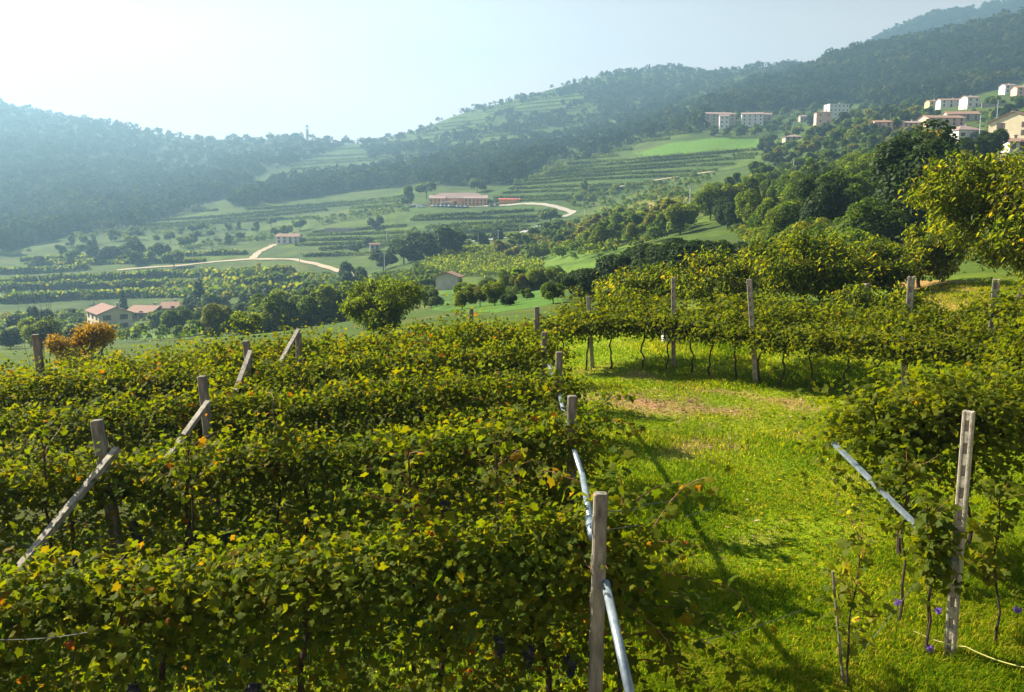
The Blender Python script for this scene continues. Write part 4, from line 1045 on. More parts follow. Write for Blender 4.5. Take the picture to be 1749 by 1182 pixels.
# ------------------------------------------------------------------ woods, scrub, terraced vines: uncountable, one object each
def mass(name, polys, hm, quads, qsize, mat, squash=(.5, .5), seed=0, gaps=0.0):
    """polys: [(polygon, count, dmin, dmax)]"""
    rs = np.random.default_rng(seed); B = []; 
    for poly, n, dmin, dmax in polys:
        xs = [p[0] for p in poly]; ys = [p[1] for p in poly]
        px = rs.uniform(min(xs), max(xs), n * 4); py = rs.uniform(min(ys), max(ys), n * 4)
        k = inpoly(px, py, poly); px, py = px[k][:n], py[k][:n]
        k = np.array([clear_of(a, b, 9) for a, b in zip(px, py)]); px, py = px[k], py[k]
        P, ok = hits(px, py, dmin, dmax); B.append(P[ok])
    B = np.concatenate(B)
    if gaps: B = B[(n2(B[:, 0], B[:, 1], 1 / 70., 95) * .6 + n2(B[:, 0], B[:, 1], 1 / 24., 96) * .4) > gaps]
    n = len(B)
    h = (hm[0] + (hm[1] - hm[0]) * rs.random(n) ** 1.7) * (.7 + .6 * n2(B[:, 0], B[:, 1], 1 / 45., 90 + seed)); rad = h * rs.uniform(.36, .56, n)
    v = unit(rs.normal(0, 1, (n, quads, 3))); v[..., 2] = np.where(v[..., 2] < -.25, -v[..., 2], v[..., 2])
    lob = .72 + .5 * vnoise(v + B[:, None, :] * .37, 1.7, 5)
    p = B[:, None, :] + v * lob[..., None] * np.stack([rad, rad, h * .5], 1)[:, None, :]; p[..., 2] += (h * .5)[:, None]
    nr = v + rs.normal(0, .55, v.shape) + [0, 0, .3]; tp = rs.normal(0, 1, v.shape) + [0, 0, -.3]
    sz = (qsize * h)[:, None] * rs.uniform(.6, 1.3, (n, quads))
    rr = rs.random((n, 1)) * .75 + rs.random((n, quads)) * .25
    o = leaf_obj(name, p.reshape(-1, 3), nr.reshape(-1, 3), tp.reshape(-1, 3), sz.ravel(), CLUMP, M[mat], None, rr.ravel())
    return tag(o, kind='stuff')
mass('left_hill_woods', [(F_LEFT, 7000, 480, 2100), ([(-300,166),(0,173),(100,194),(300,228),(500,236),(600,244),(600,250),(500,243),(300,236),(100,203),(-300,182)], 700, 900, 2100)], (5, 12), 28, .30, 'forest', seed=1, gaps=.30)
mass('tree_belt_woods', [(F_BELT, 1500, 450, 1500), ([(940,252),(1000,226),(1100,205),(1205,198),(1222,226),(1110,238),(1050,262),(960,286)], 240, 450, 1300)], (5, 11), 34, .28, 'forest', seed=2, gaps=.22)
mass('hilltop_woods', [(F_HILL, 3600, 600, 2200), ([(540,240),(650,242),(650,256),(540,258)], 110, 900, 2200), ([(900,232),(960,215),(1100,196),(1210,186),(1215,212),(1130,222),(1000,246),(920,258)], 420, 500, 1500), ([(620,250),(760,258),(900,240),(905,262),(760,284),(640,300)], 260, 600, 1500), ([(610,238),(780,186),(900,152),(1010,122),(1150,106),(1380,104),(1380,114),(1150,120),(1010,136),(900,166),(780,200),(640,246)], 700, 900, 2100)], (3.5, 9.5), 28, .30, 'forest', seed=3, gaps=.44)
mass('right_hill_woods', [(F_RIGHT, 6800, 560, 1700), ([(1340,108),(1450,90),(1600,60),(1749,26),(1990,-6),(1990,8),(1749,40),(1600,76),(1450,104)], 500, 900, 1700)], (5, 12), 30, .29, 'forest', seed=4, gaps=.26)
mass('far_mountain_woods', [([(1430,98),(1530,52),(1600,26),(1749,0),(1990,-34),(1990,10),(1749,34),(1600,66),(1450,96)], 1500, 1700, 2400)], (14, 20), 26, .32, 'forest', seed=5)
mass('valley_scrub', [([(640,246),(760,258),(900,236),(1060,205),(1200,190),(1220,215),(1080,240),(960,262),(900,300),(780,300),(640,300),(520,300)], 420, 500, 1600),
                      ([(860,418),(1000,370),(1110,330),(1180,340),(1230,330),(1180,395),(1040,440),(900,450)], 420, 90, 520),
                      ([(1200,380),(1240,330),(1330,285),(1480,250),(1560,262),(1600,300),(1540,330),(1300,350)], 700, 170, 560), ([(960,345),(1000,325),(1100,320),(1200,300),(1230,300),(1150,340),(1000,360)], 260, 250, 700), ([(1200,240),(1330,200),(1560,185),(1700,190),(1700,240),(1560,250),(1330,270),(1300,235)], 420, 250, 900), ([(810,500),(960,488),(965,510),(850,500)], 30, 120, 330), ([(120,400),(400,384),(400,393),(120,411)], 150, 300, 800), ([(300,420),(480,400),(480,410),(300,430)], 120, 250, 700), ([(540,373),(690,352),(700,362),(545,385)], 160, 250, 800), ([(420,462),(600,482),(580,498),(420,476)], 150, 200, 500), ([(0,548),(250,536),(420,520),(420,530),(250,556),(0,566)], 150, 140, 420), ([(860,300),(960,262),(1000,262),(940,300),(880,318)], 150, 350, 1000), ([(700,398),(900,380),(905,388),(720,408)], 130, 250, 640),
                      ([(0,600),(0,540),(140,535),(260,585)], 170, 130, 400), ([(250,585),(300,555),(480,500),(600,470),(700,500),(580,560),(480,580)], 300, 120, 400),
                      ], (1.2, 3.4), 90, .19, 'tree_mid', seed=6)
mass('slope_scrub', [([(1280,430),(1240,400),(1260,360),(1330,330),(1480,330),(1560,320),(1560,400),(1440,440)], 420, 60, 190), ([(1300,450),(1440,430),(1500,470),(1300,490)], 60, 42, 120)], (.8, 2.2), 420, .085, 'tree_mid', seed=8)

def terrace(polys, mat='farvine', seed=0):
    """rows of vines along the slope; polys: (polygon, row spacing px, tilt, height m, dmin, dmax, gap chance)"""
    rs = np.random.default_rng(seed); PP, HH = [], []
    for poly, sp, tilt, hgt, dmin, dmax, gap in polys:
        xs = [p[0] for p in poly]; ys = [p[1] for p in poly]; x0 = min(xs); x1 = max(xs)
        y = min(ys) - abs(tilt) * (x1 - x0)
        while y < max(ys) + abs(tilt) * (x1 - x0):
            px = np.arange(x0, x1, 1.15); py = y + tilt * (px - x0) + 2.5 * np.sin(px / 90 + y)
            k = inpoly(px, py, poly) & (n2(px / 60, py / 8, 1.0, seed) > gap)
            if k.any():
                P, ok = hits(px[k], py[k], dmin, dmax); P = P[ok]
                PP.append(P); HH.append(np.full(len(P), hgt))
            y += sp * rs.uniform(.8, 1.25)
    B = np.concatenate(PP); H = np.concatenate(HH); q = 9
    n = len(B)
    o3 = rs.normal(0, 1, (n, q, 3)) * np.array([.55, .45, 0]) * (H[:, None, None] / 1.8); o3[..., 2] = rs.uniform(.15, 1, (n, q)) * H[:, None] * (.7 + .6 * n2(B[:, 0], B[:, 1], 1 / 6., 7))[:, None]
    p = B[:, None, :] + o3; v = rs.normal(0, 1, p.shape) + [0, 0, .4]
    sz = (H * .5)[:, None] * rs.uniform(.6, 1.3, (n, q)); rr = rs.random((n, q))
    o = leaf_obj('terraced_vines', p.reshape(-1, 3), v.reshape(-1, 3), rs.normal(0, 1, (n * q, 3)), sz.ravel(), CLUMP, M[mat], None, rr.ravel())
    return tag(o, kind='stuff')
terrace([([(830,348),(905,300),(960,285),(1100,268),(1300,252),(1290,270),(1210,298),(1100,322),(1000,342)], 7, -.055, 1.5, 350, 800, .15),
         ([(200,385),(330,362),(450,345),(690,330),(690,352),(560,372),(420,382),(260,396)], 8, -.07, 1.8, 350, 900, .22),
         ([(450,268),(560,250),(700,240),(760,262),(620,292),(480,306)], 7.5, -.05, 2.2, 700, 1700, .25),
         ([(500,415),(540,396),(690,384),(720,402),(660,436),(520,440)], 8, -.05, 1.5, 250, 700, .2),
         ([(695,385),(720,360),(905,356),(930,372),(900,392),(780,400)], 8.5, -.04, 1.6, 300, 620, .2)], seed=1)
terrace([([(0,530),(0,456),(250,466),(400,454),(480,464),(560,490),(520,506),(420,512),(200,512)], 17, -.035, 2.8, 200, 560, .1),
         ([(0,450),(110,462),(300,452),(420,442),(420,432),(280,436),(60,444)], 8, -.04, 2.2, 250, 600, .3)], 'tree_mid', seed=2)
terrace([([(1000,146),(1140,138),(1145,160),(1050,170),(1000,165)], 4, -.03, 2.4, 900, 2200, .1), ([(640,470),(738,452),(752,490),(640,510)], 7, -.12, 1.6, 60, 330, .1)], 'farvine', seed=3)
terrace([([(930,300),(1000,262),(1200,215),(1200,232),(1090,252),(980,300)], 7, -.10, 2.0, 450, 1200, .25), ([(620,250),(760,240),(880,215),(1000,180),(1010,192),(900,232),(760,262),(640,275)], 7, -.10, 2.4, 700, 2000, .35), ([(730,400),(900,372),(1080,372),(900,405),(760,425)], 8, -.05, 1.5, 180, 640, .3)], 'farvine', seed=4)
terrace([([(640,256),(780,200),(900,166),(1010,136),(1150,120),(1330,116),(1300,142),(1190,184),(1100,198),(980,214),(900,236),(760,258)], 6.5, -.08, 2.0, 700, 2000, .36)], 'farvine', seed=5)
# round vineyard: clumped rows on the knoll
poly = [(716,458),(745,436),(790,426),(850,426),(895,438),(930,458),(905,470),(830,474),(755,472)]
cen = hit(822, 450, 120, 400); PT = []
for i in range(-26, 27):
    for j in np.arange(-46, 46, 1.0):
        a = math.radians(62); x = cen.x + i * 3.1 * math.cos(a) - j * math.sin(a); y = cen.y + i * 3.1 * math.sin(a) + j * math.cos(a)
        PT.append((x, y, i))
PT = np.array(PT); z = hz(PT[:, 0], PT[:, 1]); qx, qy = project(PT[:, 0], PT[:, 1], z); k = inpoly(qx, qy, poly); B = np.stack([PT[k, 0], PT[k, 1], z[k]], 1); n, q = len(B), 14
o3 = R.normal(0, 1, (n, q, 3)) * np.array([.26, .26, 0]); o3[..., 2] = R.uniform(.2, 1.7, (n, q))
o = leaf_obj('knoll_vines', (B[:, None] + o3).reshape(-1, 3), R.normal(0, 1, (n * q, 3)) + [0, 0, .5], R.normal(0, 1, (n * q, 3)), R.uniform(.3, .55, n * q), CLUMP, M['tree_light'], None, R.random(n * q))
tag(o, kind='stuff')

# ------------------------------------------------------------------ roads
def road(name, pts, width, mat, lift=.25, dmin=40, dmax=900):
    W = [hit(px, py, dmin, dmax) for px, py in pts]
    P = []
    for a, b in zip(W[:-1], W[1:]):
        for q in np.linspace(0, 1, 14, endpoint=False): P.append(a.lerp(b, q))
    P.append(W[-1])
    for _ in range(6):
        P = [P[0]] + [(P[i - 1] + P[i] * 2 + P[i + 1]) / 4 for i in range(1, len(P) - 1)] + [P[-1]]
    V, n = [], 5
    for i, p in enumerate(P):
        t = P[min(i + 1, len(P) - 1)] - P[max(i - 1, 0)]; s = Vector((-t.y, t.x, 0)).normalized()
        for k in range(n):
            o = (k / (n - 1) - .5) * width * (1 + .12 * math.sin(i * .7)); x, y = p.x + s.x * o, p.y + s.y * o
            V.append((x, y, hzf(x, y) + lift))
    m_ = len(V)
    Fc = [(i * n + k, i * n + k + 1, (i + 1) * n + k + 1, (i + 1) * n + k) for i in range(len(P) - 1) for k in range(n - 1)]
    mb = MB(); mb.add(V, Fc); tag(mb.build(name, M[mat], None, True), kind='structure')
road('winery_road', [(700, 351), (760, 352), (830, 352), (895, 348), (925, 349), (955, 355), (980, 363), (962, 371)], 4.0, 'gravel')
road('valley_road', [(795, 414), (838, 410), (872, 404), (895, 396), (914, 389), (930, 384)], 4, 'tarmac')
road('pale_road', [(200, 462), (270, 456), (350, 449), (430, 443), (500, 443), (545, 453), (585, 465), (612, 470), (600, 484)], 3.3, 'dirt')
road('farm_track', [(432, 442), (440, 432), (455, 425), (470, 418)], 3.5, 'dirt')
road('hill_track', [(1030, 322), (1100, 312), (1150, 303), (1225, 292)], 3.5, 'dirt')
road('orchard_track', [(1180, 340), (1190, 350), (1205, 360)], 2.6, 'dirt')
road('slope_path', [(1210, 356), (1260, 358), (1320, 357), (1345, 365)], 3.0, 'dirt')

# ------------------------------------------------------------------ buildings
def house(name, label, base, yaw, L, Wd, H, pitch_, wall, roof, floors=2, ncol=3, kind='gable', chimney=True, cat='house', group=None, flat_trim=True, ends=1, sidewin=True, shut=False):
    root = empty(name, base, yaw); tag(root, label, cat, group)
    mb = MB(); rh = Wd / 2 * math.tan(pitch_) if kind != 'flat' else 0
    x, y = L / 2, Wd / 2
    if kind == 'gable':
        mb.add([(-x, -y, -2), (x, -y, -2), (x, y, -2), (-x, y, -2), (-x, -y, H), (x, -y, H), (x, y, H), (-x, y, H), (-x, 0, H + rh), (x, 0, H + rh)],
               [(0, 1, 5, 4), (2, 3, 7, 6), (1, 2, 6, 9, 5), (3, 0, 4, 8, 7), (3, 2, 1, 0)])
    else:
        mb.box((0, 0, H / 2 - 1), (L, Wd, H + 2))
    mb.build('wall', M[wall], root)
    ov, th = .45, .18
    mb = MB()
    if kind == 'gable':
        for s in (-1, 1):
            e = (y + ov); ez = H - ov * math.tan(pitch_)
            P = [(-x - ov, s * e, ez + .02), (x + ov, s * e, ez + .02), (x + ov, 0, H + rh + .02), (-x - ov, 0, H + rh + .02)]
            P += [(a, b, c + th) for a, b, c in P]
            Fq = [(0, 1, 2, 3), (7, 6, 5, 4), (0, 4, 5, 1), (1, 5, 6, 2), (3, 7, 4, 0)]
            mb.add(P, Fq if s > 0 else [tuple(reversed(f)) for f in Fq])
    elif kind == 'hip':
        e = ov; rr = max(.3, x - y)
        P = [(-x - e, -y - e, H), (x + e, -y - e, H), (x + e, y + e, H), (-x - e, y + e, H), (-x - e, -y - e, H + th), (x + e, -y - e, H + th), (x + e, y + e, H + th), (-x - e, y + e, H + th), (-rr, 0, H + rh + th), (rr, 0, H + rh + th)]
        mb.add(P, [(3, 2, 1, 0), (0, 1, 5, 4), (1, 2, 6, 5), (2, 3, 7, 6), (3, 0, 4, 7), (4, 5, 9, 8), (5, 6, 9), (6, 7, 8, 9), (7, 4, 8)])
    else:
        mb.box((0, 0, H + .12), (L + .5, Wd + .5, .24)); mb.box((L * .2, 0, H + .6), (L * .25, Wd * .4, .75))
    rf = mb.build('roof', M[roof], root)
    if chimney and kind != 'flat':
        mb = MB(); mb.box((L * .22, y * .35, H + rh * .8 + .3), (.7, .7, 1.5), 0); mb.box((L * .22, y * .35, H + rh * .8 + 1.1), (.95, .95, .16)); mb.build('chimney', M['stonew'], rf)
    fh = H / floors
    def win(px, py, pz, nx, w=1.0, h=1.35):
        mb = MB(); mb.box((px, py, pz), (.08 if nx else w, w if nx else .08, h)); o = mb.build('window', M['glass'], root)
        if shut:
            for s in (-1, 1):
                mb = MB()
                mb.box((px, py + s * (w * .5 + .26), pz) if nx else (px + s * (w * .5 + .26), py, pz), (.06, .46, h) if nx else (.46, .06, h)); mb.build('shutter', M['shutter'], o)
    for f in range(floors):
        for c in range(ncol):
            px = -x + L * (c + .5) / ncol
            if f == 0 and c == ncol // 2: continue
            win(px, -y - .02, fh * (f + .55), False)
    if sidewin:
        for s in ((1,) if ends == 1 else (-1, 1)):
            for f in range(floors):
                for c in range(2): win(s * (x + .02), -y + Wd * (c + .5) / 2, fh * (f + .55), True)
    mb = MB(); px = -x + L * (ncol // 2 + .5) / ncol; mb.box((px, -y - .03, 1.05), (1.15, .1, 2.1)); mb.build('door', M['shutter'], root)
    return root
def ph(name, label, px, pyb, wpx, hpx, yaw, wall, roof, Wd=8, floors=2, ncol=3, kind='gable', pitch_=.33, dmin=60, dmax=1400, **k):
    b = hit(px, pyb, dmin, dmax); s = b.y / F_
    return house(name, label, b, math.radians(yaw), wpx * s / max(.35, math.cos(math.radians(yaw)) if abs(yaw) < 60 else 1), Wd, hpx * s, pitch_, wall, roof, floors, ncol, kind, **k)
b = hit(188, 560, 120, 400)
house('farmhouse', 'cream farmhouse with a brown roof and a gable facing right, in the left valley', b, math.radians(-52), 13, 8.5, 4.6, .36, 'cream', 'roofb', 2, 3, ends=1, shut=True)
ph('long_house', 'long low house with a terracotta roof behind the cream farmhouse', 252, 540, 46, 9, -12, 'stonew', 'rooft', 9, 1, 4, dmin=150)
ph('annexe', 'low annexe with a pinkish roof right of the long low house', 293, 532, 26, 8, 10, 'white', 'rooft', 8, 1, 2, dmin=150)
ph('white_house', 'white two storey house with a pink tiled roof above the pale valley road', 494, 415, 38, 11, 0, 'white', 'rooft', 8, 2, 4, dmin=200)
ph('shed', 'small pale shed with a gabled terracotta roof below the round vineyard', 767, 494, 20, 22, 74, 'greyw', 'rooft', 5, 1, 2, dmin=120, dmax=400, chimney=False, sidewin=False)
ph('stone_house', 'large grey stone house at the left end of the hillside village', 1226, 214, 52, 17, 6, 'stonew', 'roofp', 10, 3, 5)
ph('white_house', 'narrow white house in front of the large grey stone house', 1236, 220, 15, 20, -8, 'white', 'roofp', 7, 3, 2)
ph('village_house', 'white house with a flat pink roof right of the large stone house', 1284, 215, 34, 18, -10, 'white', 'roofp', 9, 3, 4)
ph('village_house', 'small pale house attached behind the flat pink roofed house', 1306, 206, 20, 9, 0, 'stonew', 'roofp', 8, 2, 2)
ph('garden_house', 'low grey garden building below the village with a pinkish roof', 1353, 240, 28, 5, 0, 'stonew', 'roofp', 7, 1, 3, 'hip')
ph('pink_house', 'square pink house with tall windows below the white apartment block', 1405, 213, 25, 19, -8, 'pink', 'roofp', 9, 2, 2, 'hip', .2)
ph('apartment_block', 'modern white three storey block with dark balconies above the pink house', 1428, 200, 34, 20, 8, 'white', 'greyw', 10, 3, 5, 'flat')
ph('pink_house', 'small pink house with a bright terracotta roof below the apartment block', 1505, 226, 28, 15, -6, 'pink', 'rooft', 8, 2, 2, 'gable', .25)
ph('long_house', 'long low pink house right of the small pink house', 1552, 222, 34, 10, 4, 'pink', 'roofp', 8, 2, 4, 'gable', .25)
ph('village_house', 'wide pink house with a long roof behind the white village house', 1607, 216, 62, 12, 4, 'pink', 'rooft', 10, 2, 5, 'gable', .3)
ph('village_house', 'terracotta roofed house set back above the wide pink house', 1640, 206, 50, 9, -6, 'stonew', 'rooft', 9, 2, 4, 'gable', .35)
ph('white_house', 'white village house with a hipped grey roof and dark windows', 1644, 240, 48, 15, 14, 'white', 'roofp', 9, 1, 3, 'hip', .4, shut=True)
ph('gabled_house', 'yellow house with a broad brown gable at the right edge of the village', 1738, 236, 34, 26, 40, 'cream', 'roofb', 12, 2, 3, 'gable', .38, ends=2, shut=True)
ph('white_house', 'low white house with a terracotta roof below the yellow gabled house', 1728, 258, 44, 13, 6, 'white', 'rooft', 7, 1, 3, 'gable', .25)
ph('village_house', 'small yellow house at the left of the upper white row', 1592, 187, 18, 12, 0, 'yellow', 'rooft', 7, 2, 2, 'gable', .3)
ph('white_house', 'white house in the middle of the upper row under the woods', 1620, 184, 34, 11, -4, 'white', 'rooft', 8, 2, 3, 'gable', .3)
ph('white_house', 'pale house with a bright end wall at the right of the upper row', 1655, 184, 22, 15, 8, 'white', 'roofp', 8, 2, 2, 'gable', .3)
ph('white_house', 'white house high on the slope near the right edge', 1720, 160, 18, 12, 0, 'white', 'roofp', 8, 2, 2, 'gable', .3)
ph('pink_house', 'pink house beside the high white house at the right edge', 1744, 163, 24, 11, -4, 'pink', 'rooft', 8, 2, 2, 'gable', .3)
ph('stone_barn', 'little grey barn between the stone house and the pink house', 1370, 208, 10, 8, 0, 'stonew', 'roofp', 6, 1, 2)

# the winery
wb = hit(783, 352, 300, 700); wb.z += .2; S = wb.y / F_
root = empty('winery', wb, math.radians(2)); tag(root, 'long orange winery with a grey pink roof and a lower middle gable across the valley', 'winery')
L = 97 * S; Hh = 11.8 * S
mb = MB(); mb.box((0, 7, Hh / 2 - 1), (L, 12, Hh + 2)); mb.build('wall', M['orange'], root)
def roof_hip(cx, cy, L, Wd, H, rh, ov=.6):
    x, y = L / 2 + ov, Wd / 2 + ov; r_ = max(.4, L / 2 - Wd / 2)
    P = [(cx - x, cy - y, H), (cx + x, cy - y, H), (cx + x, cy + y, H), (cx - x, cy + y, H), (cx - x, cy - y, H + .25), (cx + x, cy - y, H + .25), (cx + x, cy + y, H + .25), (cx - x, cy + y, H + .25), (cx - r_, cy, H + rh), (cx + r_, cy, H + rh)]
    return P, [(3, 2, 1, 0), (0, 1, 5, 4), (1, 2, 6, 5), (2, 3, 7, 6), (3, 0, 4, 7), (4, 5, 9, 8), (5, 6, 9), (6, 7, 8, 9), (7, 4, 8)]
mb = MB(); mb.add(*roof_hip(0, 7, L, 12, Hh + .02, 3.6)); mb.build('roof', M['roofp'], root)
for sx, w in ((-1, .27), (1, .40)):
    cx = sx * L * (.5 - w / 2); wg = bpy.data.objects.new('wing', None); link(wg); wg.parent = root
    mb = MB(); mb.box((cx, -.4, Hh / 2 - 1), (L * w, 2.9, Hh + 1.7)); mb.build('wing_wall', M['orange'], wg)
    mb = MB(); y0 = -2.4; x0 = L * w / 2 + .4
    P = [(cx - x0, y0, Hh - .05), (cx + x0, y0, Hh - .05), (cx + x0, 5.5, Hh + 1.9), (cx - x0, 5.5, Hh + 1.9), (cx - x0, y0, Hh + .2), (cx + x0, y0, Hh + .2), (cx + x0, 5.5, Hh + 2.15), (cx - x0, 5.5, Hh + 2.15)]
    mb.add(P, [(3, 2, 1, 0), (4, 5, 6, 7), (0, 1, 5, 4), (1, 2, 6, 5), (2, 3, 7, 6), (3, 0, 4, 7)]); mb.build('wing_roof', M['roofp'], wg)
    nc = 4 if sx < 0 else 6
    for f in range(2):
        for c in range(nc):
            px = cx - L * w / 2 + L * w * (c + .5) / nc; mb = MB(); mb.box((px, -1.87, Hh * (.28 + .46 * f)), (1.0, .08, 1.5)); mb.build('window', M['glass'], wg)
mb = MB(); gx, gw, gh = -L * .06, L * .26, Hh * .58
mb.add([(gx - gw / 2, -3, -1), (gx + gw / 2, -3, -1), (gx + gw / 2, -3, gh), (gx, -3, gh + 2.2), (gx - gw / 2, -3, gh), (gx - gw / 2, .98, -1), (gx + gw / 2, .98, -1), (gx + gw / 2, .98, gh), (gx, .98, gh + 2.2), (gx - gw / 2, .98, gh)],
       [(0, 1, 2, 3, 4), (9, 8, 7, 6, 5), (1, 6, 7, 2), (5, 0, 4, 9)])
mb.build('gable_wall', M['orange'], root)
mb = MB()
for s in (-1, 1):
    P = [(gx + s * (gw / 2 + .6), -3.6, gh - .45), (gx, -3.6, gh + 2.23), (gx, .9, gh + 2.23), (gx + s * (gw / 2 + .6), .9, gh - .45)]
    P += [(a, b_, c + .22) for a, b_, c in P]; Fq = [(0, 1, 2, 3), (7, 6, 5, 4), (0, 4, 5, 1), (2, 6, 7, 3), (3, 7, 4, 0)]
    mb.add(P, Fq if s < 0 else [tuple(reversed(f)) for f in Fq])
mb.build('gable_roof', M['roofp'], root)
mb = MB(); mb.box((gx, -3.03, 1.3), (2.4, .1, 2.6)); mb.build('door', M['shutter'], root)
# cars before the winery
def car(paint):
    root = bpy.data.objects.new('parked_car', None)
    prof = [(-2.1, .35), (-2.15, .75), (-1.95, .95), (-1.2, 1.0), (1.2, .98), (2.0, .85), (2.15, .6), (2.1, .35)]
    cab = [(-1.75, .96), (-1.3, 1.42), (.25, 1.45), (1.05, .98)]
    def ext(pr, w0, w1=None):
        w1 = w1 or w0; n = len(pr); zt = max(p[1] for p in pr); zb = min(p[1] for p in pr)
        wz = lambda z: w0 + (w1 - w0) * (z - zb) / (zt - zb)
        mb = MB(); mb.add([(x, -wz(z), z) for x, z in pr] + [(x, wz(z), z) for x, z in pr], [tuple(range(n - 1, -1, -1)), tuple(range(n, 2 * n))] + [(i, (i + 1) % n, n + (i + 1) % n, n + i) for i in range(n)])
        return mb
    parts = [ext(prof, .86, .84).build('body', M[paint]), ext(cab, .80, .62).build('window', M['glass'])]
    rf = MB(); rf.box((-.5, 0, 1.46), (1.6, 1.2, .06), 0, .02); parts.append(rf.build('roof', M[paint]))
    for sx in (-1.35, 1.35):
        for sy in (-1, 1):
            mb = MB(); mb.tube([(sx, sy * .70, .33), (sx, sy * .90, .33)], .33, 12); parts.append(mb.build('wheel', M['tyre']))
    for o in parts: COL.objects.unlink(o)
    return root, parts
CARS = {k: car(k) for k in ('carw', 'cars', 'card')}
cl = [('carw', 'white'), ('cars', 'silver'), ('carw', 'white'), ('cars', 'silver'), ('carw', 'white'), ('card', 'dark'), ('carw', 'white'), ('cars', 'silver'), ('carw', 'white'), ('card', 'dark'), ('cars', 'silver')]
for i, (k, cname) in enumerate(cl):
    px = 741 + i * 6.9 if i < 9 else 838 + (i - 9) * 9
    a, bb = ray(px, 352); d = wb.y - 8.5 - (i % 2) * .4; x = a * d
    r0, parts = CARS[k]; r = r0.copy(); link(r); r.location = (x, d, hzf(x, d) + .12); r.rotation_euler = (0, 0, math.radians(62 + R.uniform(-5, 5)))
    for q in parts: c = q.copy(); link(c); c.parent = r
    tag(r, '%s car parked in the row before the orange winery' % cname, 'car', '%s cars parked before the winery' % cname)
def at_ground(px, d): a, _ = ray(px, 352); return ground(a * d, d)
b = at_ground(764, wb.y - 6.2); root = empty('canopy_tent', b); tag(root, 'white open sided canopy standing among the parked cars', 'canopy')
mb = MB(); mb.box((0, 0, 2.75), (8.5, 3.0, .18), 0, .05); mb.box((0, 0, 2.95), (6, 1.8, .2), 0, .05); mb.build('roof', M['carw'], root)
for sx in (-4, 4):
    for sy in (-1.35, 1.35): mb = MB(); mb.box((sx, sy, 1.33), (.12, .12, 2.66)); mb.build('leg', M['steel'], root)
b = at_ground(719, wb.y - 3); root = empty('delivery_van', b, math.radians(8)); tag(root, 'pale van standing left of the orange winery', 'van')
mb = MB(); mb.add([(x, s * .95, z) for s in (-1, 1) for x, z in [(-2.6, .4), (2.6, .4), (2.6, 1.1), (1.9, 1.3), (1.4, 2.3), (-2.6, 2.35)]], [(5, 4, 3, 2, 1, 0), (6, 7, 8, 9, 10, 11)] + [(i, (i + 1) % 6, 6 + (i + 1) % 6, 6 + i) for i in range(6)]); mb.build('body', M['carw'], root)
mb = MB(); mb.box((1.35, -.955, 1.75), (.7, .03, .6)); mb.build('window', M['glass'], root)
for sx in (-1.6, 1.6):
    for sy in (-1, 1): mb = MB(); mb.tube([(sx, sy * .75, .35), (sx, sy * .98, .35)], .35, 12); mb.build('wheel', M['tyre'], root)
b = at_ground(870, wb.y - 5); root = empty('storage_shed', b, math.radians(1)); tag(root, 'long low storage shed with a red roof right of the winery', 'shed')
mb = MB(); mb.box((0, 0, .7), (12.5, 4, 2.4)); mb.build('wall', M['orange'], root)
mb = MB(); mb.add([(-6.6, -2.5, 1.75), (6.6, -2.5, 1.75), (6.6, 2.5, 2.5), (-6.6, 2.5, 2.5), (-6.6, -2.5, 1.93), (6.6, -2.5, 1.93), (6.6, 2.5, 2.68), (-6.6, 2.5, 2.68)], [(3, 2, 1, 0), (4, 5, 6, 7), (0, 1, 5, 4), (1, 2, 6, 5), (2, 3, 7, 6), (3, 0, 4, 7)]); mb.build('roof', M['red'], root)
b = hit(590, 396, 200, 700); mb = MB(); w = 70 * b.y / F_
for i in range(8): mb.box((-w / 2 + w * (i + .5) / 8, .15 * math.sin(i), .6 + .05 * (i % 2)), (w / 8 - .01, .5, 3.0))
o = mb.build('retaining_wall', M['stonew']); o.location = b; o.rotation_euler = (0, 0, .06); tag(o, 'pale stone retaining wall along the terrace right of the white house', 'wall')
b = hit(640, 426, 200, 700); house('shed', 'little grey shed in the trees beside the valley road', b, .2, 4.5, 3.5, 2.3, .3, 'greyw', 'roofb', 1, 2, chimney=False, sidewin=False)
# village boundary walls
for px, py, w, lab in [(1060, 222, 90, 'long pale terrace wall on the hillside left of the grey stone house'), (1090, 240, 60, 'pale terrace wall along the top of the bright green meadow'), (920, 236, 60, 'faint terrace wall among the woods in the middle of the hill'), (1700, 182, 46, 'pale boundary wall along the upper road at the right edge'), (1200, 208, 30, 'low stone wall left of the grey stone house')]:
    b = hit(px, py, 150, 900); L = w * b.y / F_; mb = MB()
    for i in range(6): mb.box((-L / 2 + L * (i + .5) / 6, 0, .6 + .1 * (i % 2)), (L / 6 - .01, .4, 2.6))
    o = mb.build('boundary_wall', M['stonew']); o.location = b; tag(o, lab, 'wall')
# bell tower on the ridge
b = hit(525, 236, 900, 2200); s = b.y / F_; root = empty('bell_tower', b, .3); tag(root, 'slim bell tower standing on the hazy ridge against the sky', 'bell tower')
h = 24 * s; w = 4.3 * s
mb = MB(); mb.box((0, 0, h * .32), (w, w, h * .74)); mb.build('shaft', M['stonew'], root)
mb = MB()
for sx in (-1, 1):
    for sy in (-1, 1): mb.box((sx * w * .4, sy * w * .4, h * .78), (w * .22, w * .22, h * .18))
mb.box((0, 0, h * .88), (w * 1.15, w * 1.15, h * .03)); mb.build('belfry', M['stonew'], root)
mb = MB(); mb.add([(-w / 2, -w / 2, h * .895), (w / 2, -w / 2, h * .895), (w / 2, w / 2, h * .895), (-w / 2, w / 2, h * .895), (0, 0, h * 1.06)], [(3, 2, 1, 0), (0, 1, 4), (1, 2, 4), (2, 3, 4), (3, 0, 4)]); mb.build('spire', M['roofb'], root)
